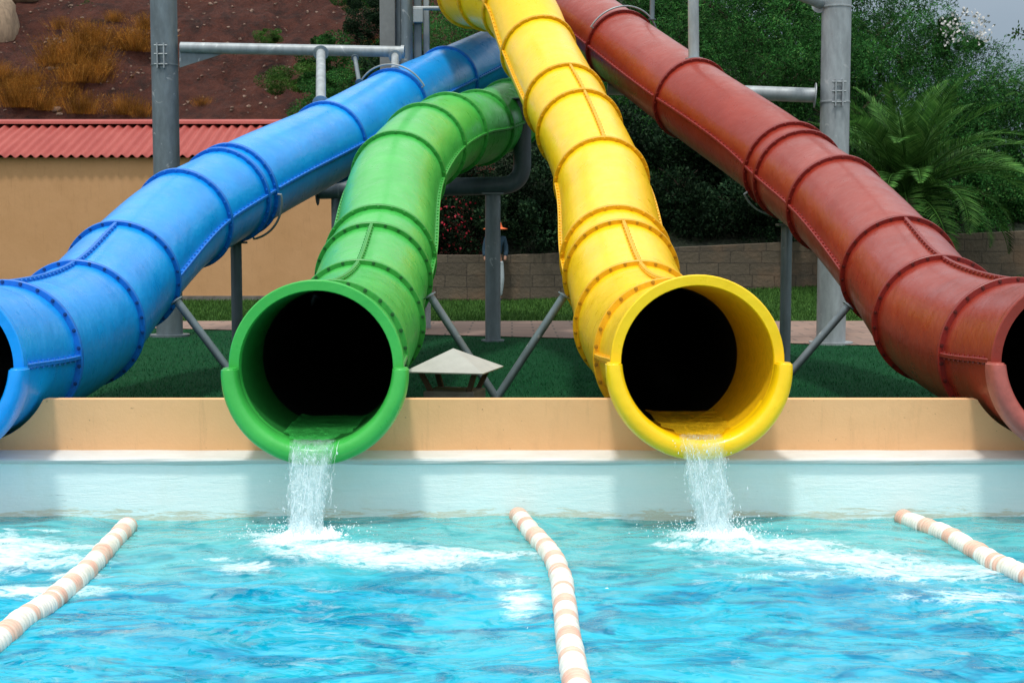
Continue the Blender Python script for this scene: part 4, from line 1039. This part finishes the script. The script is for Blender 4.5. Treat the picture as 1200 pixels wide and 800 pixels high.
def on_slope(px, py):
    r = ray(px, py); Y = 32.
    while Y < 61:
        p = CAM + r * (Y / r.y)
        if p.z < hill_z(p.x, Y): return p
        Y += .1
    return p
for i, (px, py, s, lab) in enumerate(dl):
    p = on_slope(px, py + 14 * s); r = thing('dry_bush', lab, 'dry bush', (p.x, p.y, hill_z(p.x, p.y) - .03), i * 1.3, 'golden dry bushes on the soil slope')
    for sx in (0, .75 * s):
        o = obj('stalks', DRY[i % 3], None, r); o.location = (sx - .3 * s, .1 * sx, 0); o.scale = (s * .95, s * .95, s * .9); o.rotation_euler = (0, 0, sx * 3)
        if s < .75: break
# stones
def stone(seed, r):
    bm = bmesh.new(); bmesh.ops.create_icosphere(bm, subdivisions=3, radius=r)
    for v in bm.verts: v.co *= 1 + .38 * noise.fractal(v.co / r * .9 + Vector((seed, 0, 0)), 1, 2, 4)
    for v in bm.verts: v.co.z *= .65
    me = bpy.data.meshes.new('stone'); bm.to_mesh(me); bm.free(); return me
V = []; bm = bmesh.new(); rn = random.Random(9)
for k in range(420):
    px = rn.uniform(-20, 440); py = rn.uniform(-10, 136); p = on_slope(px, py); r = rn.uniform(.02, .07) * (1.6 if rn.random() < .08 else 1)
    mt = Matrix.Translation((p.x, p.y, hill_z(p.x, p.y))) @ Matrix.Rotation(rn.random() * 6, 4, 'Z') @ Matrix.Diagonal((1, rn.uniform(.5, 1), rn.uniform(.4, .8), 1))
    g = bmesh.ops.create_icosphere(bm, subdivisions=1, radius=r, matrix=mt)
    for v in g['verts']: v.co += Vector((rn.uniform(-1, 1), rn.uniform(-1, 1), rn.uniform(-1, 1))) * r * .25
tag(obj('loose_stones', bm, M['stone']), 'small pale stones and clods scattered on the red brown soil slope', 'stones', None, 'stuff')
p = on_slope(-6, 30); o = obj('boulder', smooth(stone(2, 1.0), 60), M['rock']); o.location = (p.x - .3, p.y, p.z); o.scale = (1.0, .8, 2.0); tag(o, 'large pale tan rock face at the top left corner of the slope', 'rock')
p = on_slope(27, -4); o = obj('boulder', smooth(stone(5, .75), 60), M['rock']); o.location = (p.x, p.y, p.z + .1); tag(o, 'smaller tan rock at the top edge, right of the large one', 'rock')
for px, py, r, lab in ((66, 130, .14, 'pale pink stone just above the red roof'), (44, 106, .12, 'pinkish stone left of the golden bush, above the roof'), (60, 82, .13, 'grey stone beside the small golden bush')):
    p = on_slope(px, py); o = obj('stone', smooth(stone(px, r), 60), M['stone']); o.location = (p.x, p.y, p.z + r * .2); tag(o, lab, 'stone')

# ------------------------------------------------------------------ light
SUN_EL, SUN_X = 66, -.16
sd = Vector((-.09, -.35, 1.0)).normalized()
el = math.asin(sd.z); azm = math.atan2(sd.x, sd.y)
L = bpy.data.lights.new('sun', 'SUN'); L.energy = 2.1; L.angle = R_(6); L.color = (1, .95, .87)
lo = bpy.data.objects.new('sun', L); C.objects.link(lo); lo.rotation_euler = sd.to_track_quat('Z', 'Y').to_euler(); lo.location = (0, 0, 30)
w = bpy.data.worlds.new('World'); bpy.context.scene.world = w; w.use_nodes = True; nt = w.node_tree
sky = nt.nodes.new('ShaderNodeTexSky'); sky.sky_type = 'NISHITA'; sky.sun_disc = False; sky.sun_elevation = el; sky.sun_rotation = azm; sky.air_density = 1.2; sky.dust_density = 1.5
tc = nt.nodes.new('ShaderNodeTexCoord'); mp = nt.nodes.new('ShaderNodeMapping'); mp.inputs['Scale'].default_value = (1, 1, 3); nt.links.new(tc.outputs['Generated'], mp.inputs[0])
nz = nt.nodes.new('ShaderNodeTexNoise'); nz.inputs['Scale'].default_value = 2.2; nz.inputs['Detail'].default_value = 6; nt.links.new(mp.outputs[0], nz.inputs['Vector'])
rp = nt.nodes.new('ShaderNodeValToRGB'); nt.links.new(nz.outputs[0], rp.inputs[0]); rp.color_ramp.elements[0].position = .35; rp.color_ramp.elements[0].color = (.66, 1.0, 1.5, 1); rp.color_ramp.elements[1].position = .7; rp.color_ramp.elements[1].color = (1.0, 1.4, 1.95, 1)
# high cloud is brighter overhead than low over the hills
sx = nt.nodes.new('ShaderNodeSeparateXYZ'); nt.links.new(tc.outputs['Generated'], sx.inputs[0])
r2 = nt.nodes.new('ShaderNodeValToRGB'); nt.links.new(sx.outputs['Z'], r2.inputs[0]); r2.color_ramp.elements[0].position = .08; r2.color_ramp.elements[0].color = (1, 1, 1, 1); r2.color_ramp.elements[1].position = .6; r2.color_ramp.elements[1].color = (9.8, 7.0, 4.8, 1)
mu = nt.nodes.new('ShaderNodeMix'); mu.data_type = 'RGBA'; mu.blend_type = 'MULTIPLY'; mu.inputs[0].default_value = 1; nt.links.new(rp.outputs[0], mu.inputs[6]); nt.links.new(r2.outputs[0], mu.inputs[7])
r3 = nt.nodes.new('ShaderNodeValToRGB'); ma = nt.nodes.new('ShaderNodeMath'); ma.operation = 'MULTIPLY_ADD'; ma.inputs[1].default_value = .5; ma.inputs[2].default_value = .5
nt.links.new(sx.outputs['Y'], ma.inputs[0]); nt.links.new(ma.outputs[0], r3.inputs[0])       # storm cloud over the hills; pool-side sky brightened as added fill for front faces
r3.color_ramp.elements[0].position = .30; r3.color_ramp.elements[0].color = (6.0, 4.3, 3.0, 1); r3.color_ramp.elements[1].position = .62; r3.color_ramp.elements[1].color = (1, 1, 1, 1)
mu2 = nt.nodes.new('ShaderNodeMix'); mu2.data_type = 'RGBA'; mu2.blend_type = 'MULTIPLY'; mu2.inputs[0].default_value = 1; nt.links.new(rp.outputs[0], mu2.inputs[6]); nt.links.new(r3.outputs[0], mu2.inputs[7])
mu3 = nt.nodes.new('ShaderNodeMix'); mu3.data_type = 'RGBA'; mu3.blend_type = 'LIGHTEN'; mu3.inputs[0].default_value = 1; nt.links.new(mu.outputs[2], mu3.inputs[6]); nt.links.new(mu2.outputs[2], mu3.inputs[7])
mx = nt.nodes.new('ShaderNodeMix'); mx.data_type = 'RGBA'; mx.inputs[0].default_value = .85; nt.links.new(sky.outputs[0], mx.inputs[6]); nt.links.new(mu3.outputs[2], mx.inputs[7])
bg = nt.nodes['Background']; bg.inputs[1].default_value = .15; nt.links.new(mx.outputs[2], bg.inputs[0])
sc = bpy.context.scene
sc.view_settings.view_transform = 'Standard'; sc.view_settings.look = 'None'; sc.view_settings.gamma = 1; sc.view_settings.exposure = .2
sc.render.engine = 'CYCLES'; sc.cycles.max_bounces = 8; sc.cycles.transparent_max_bounces = 24; sc.cycles.use_denoising = True
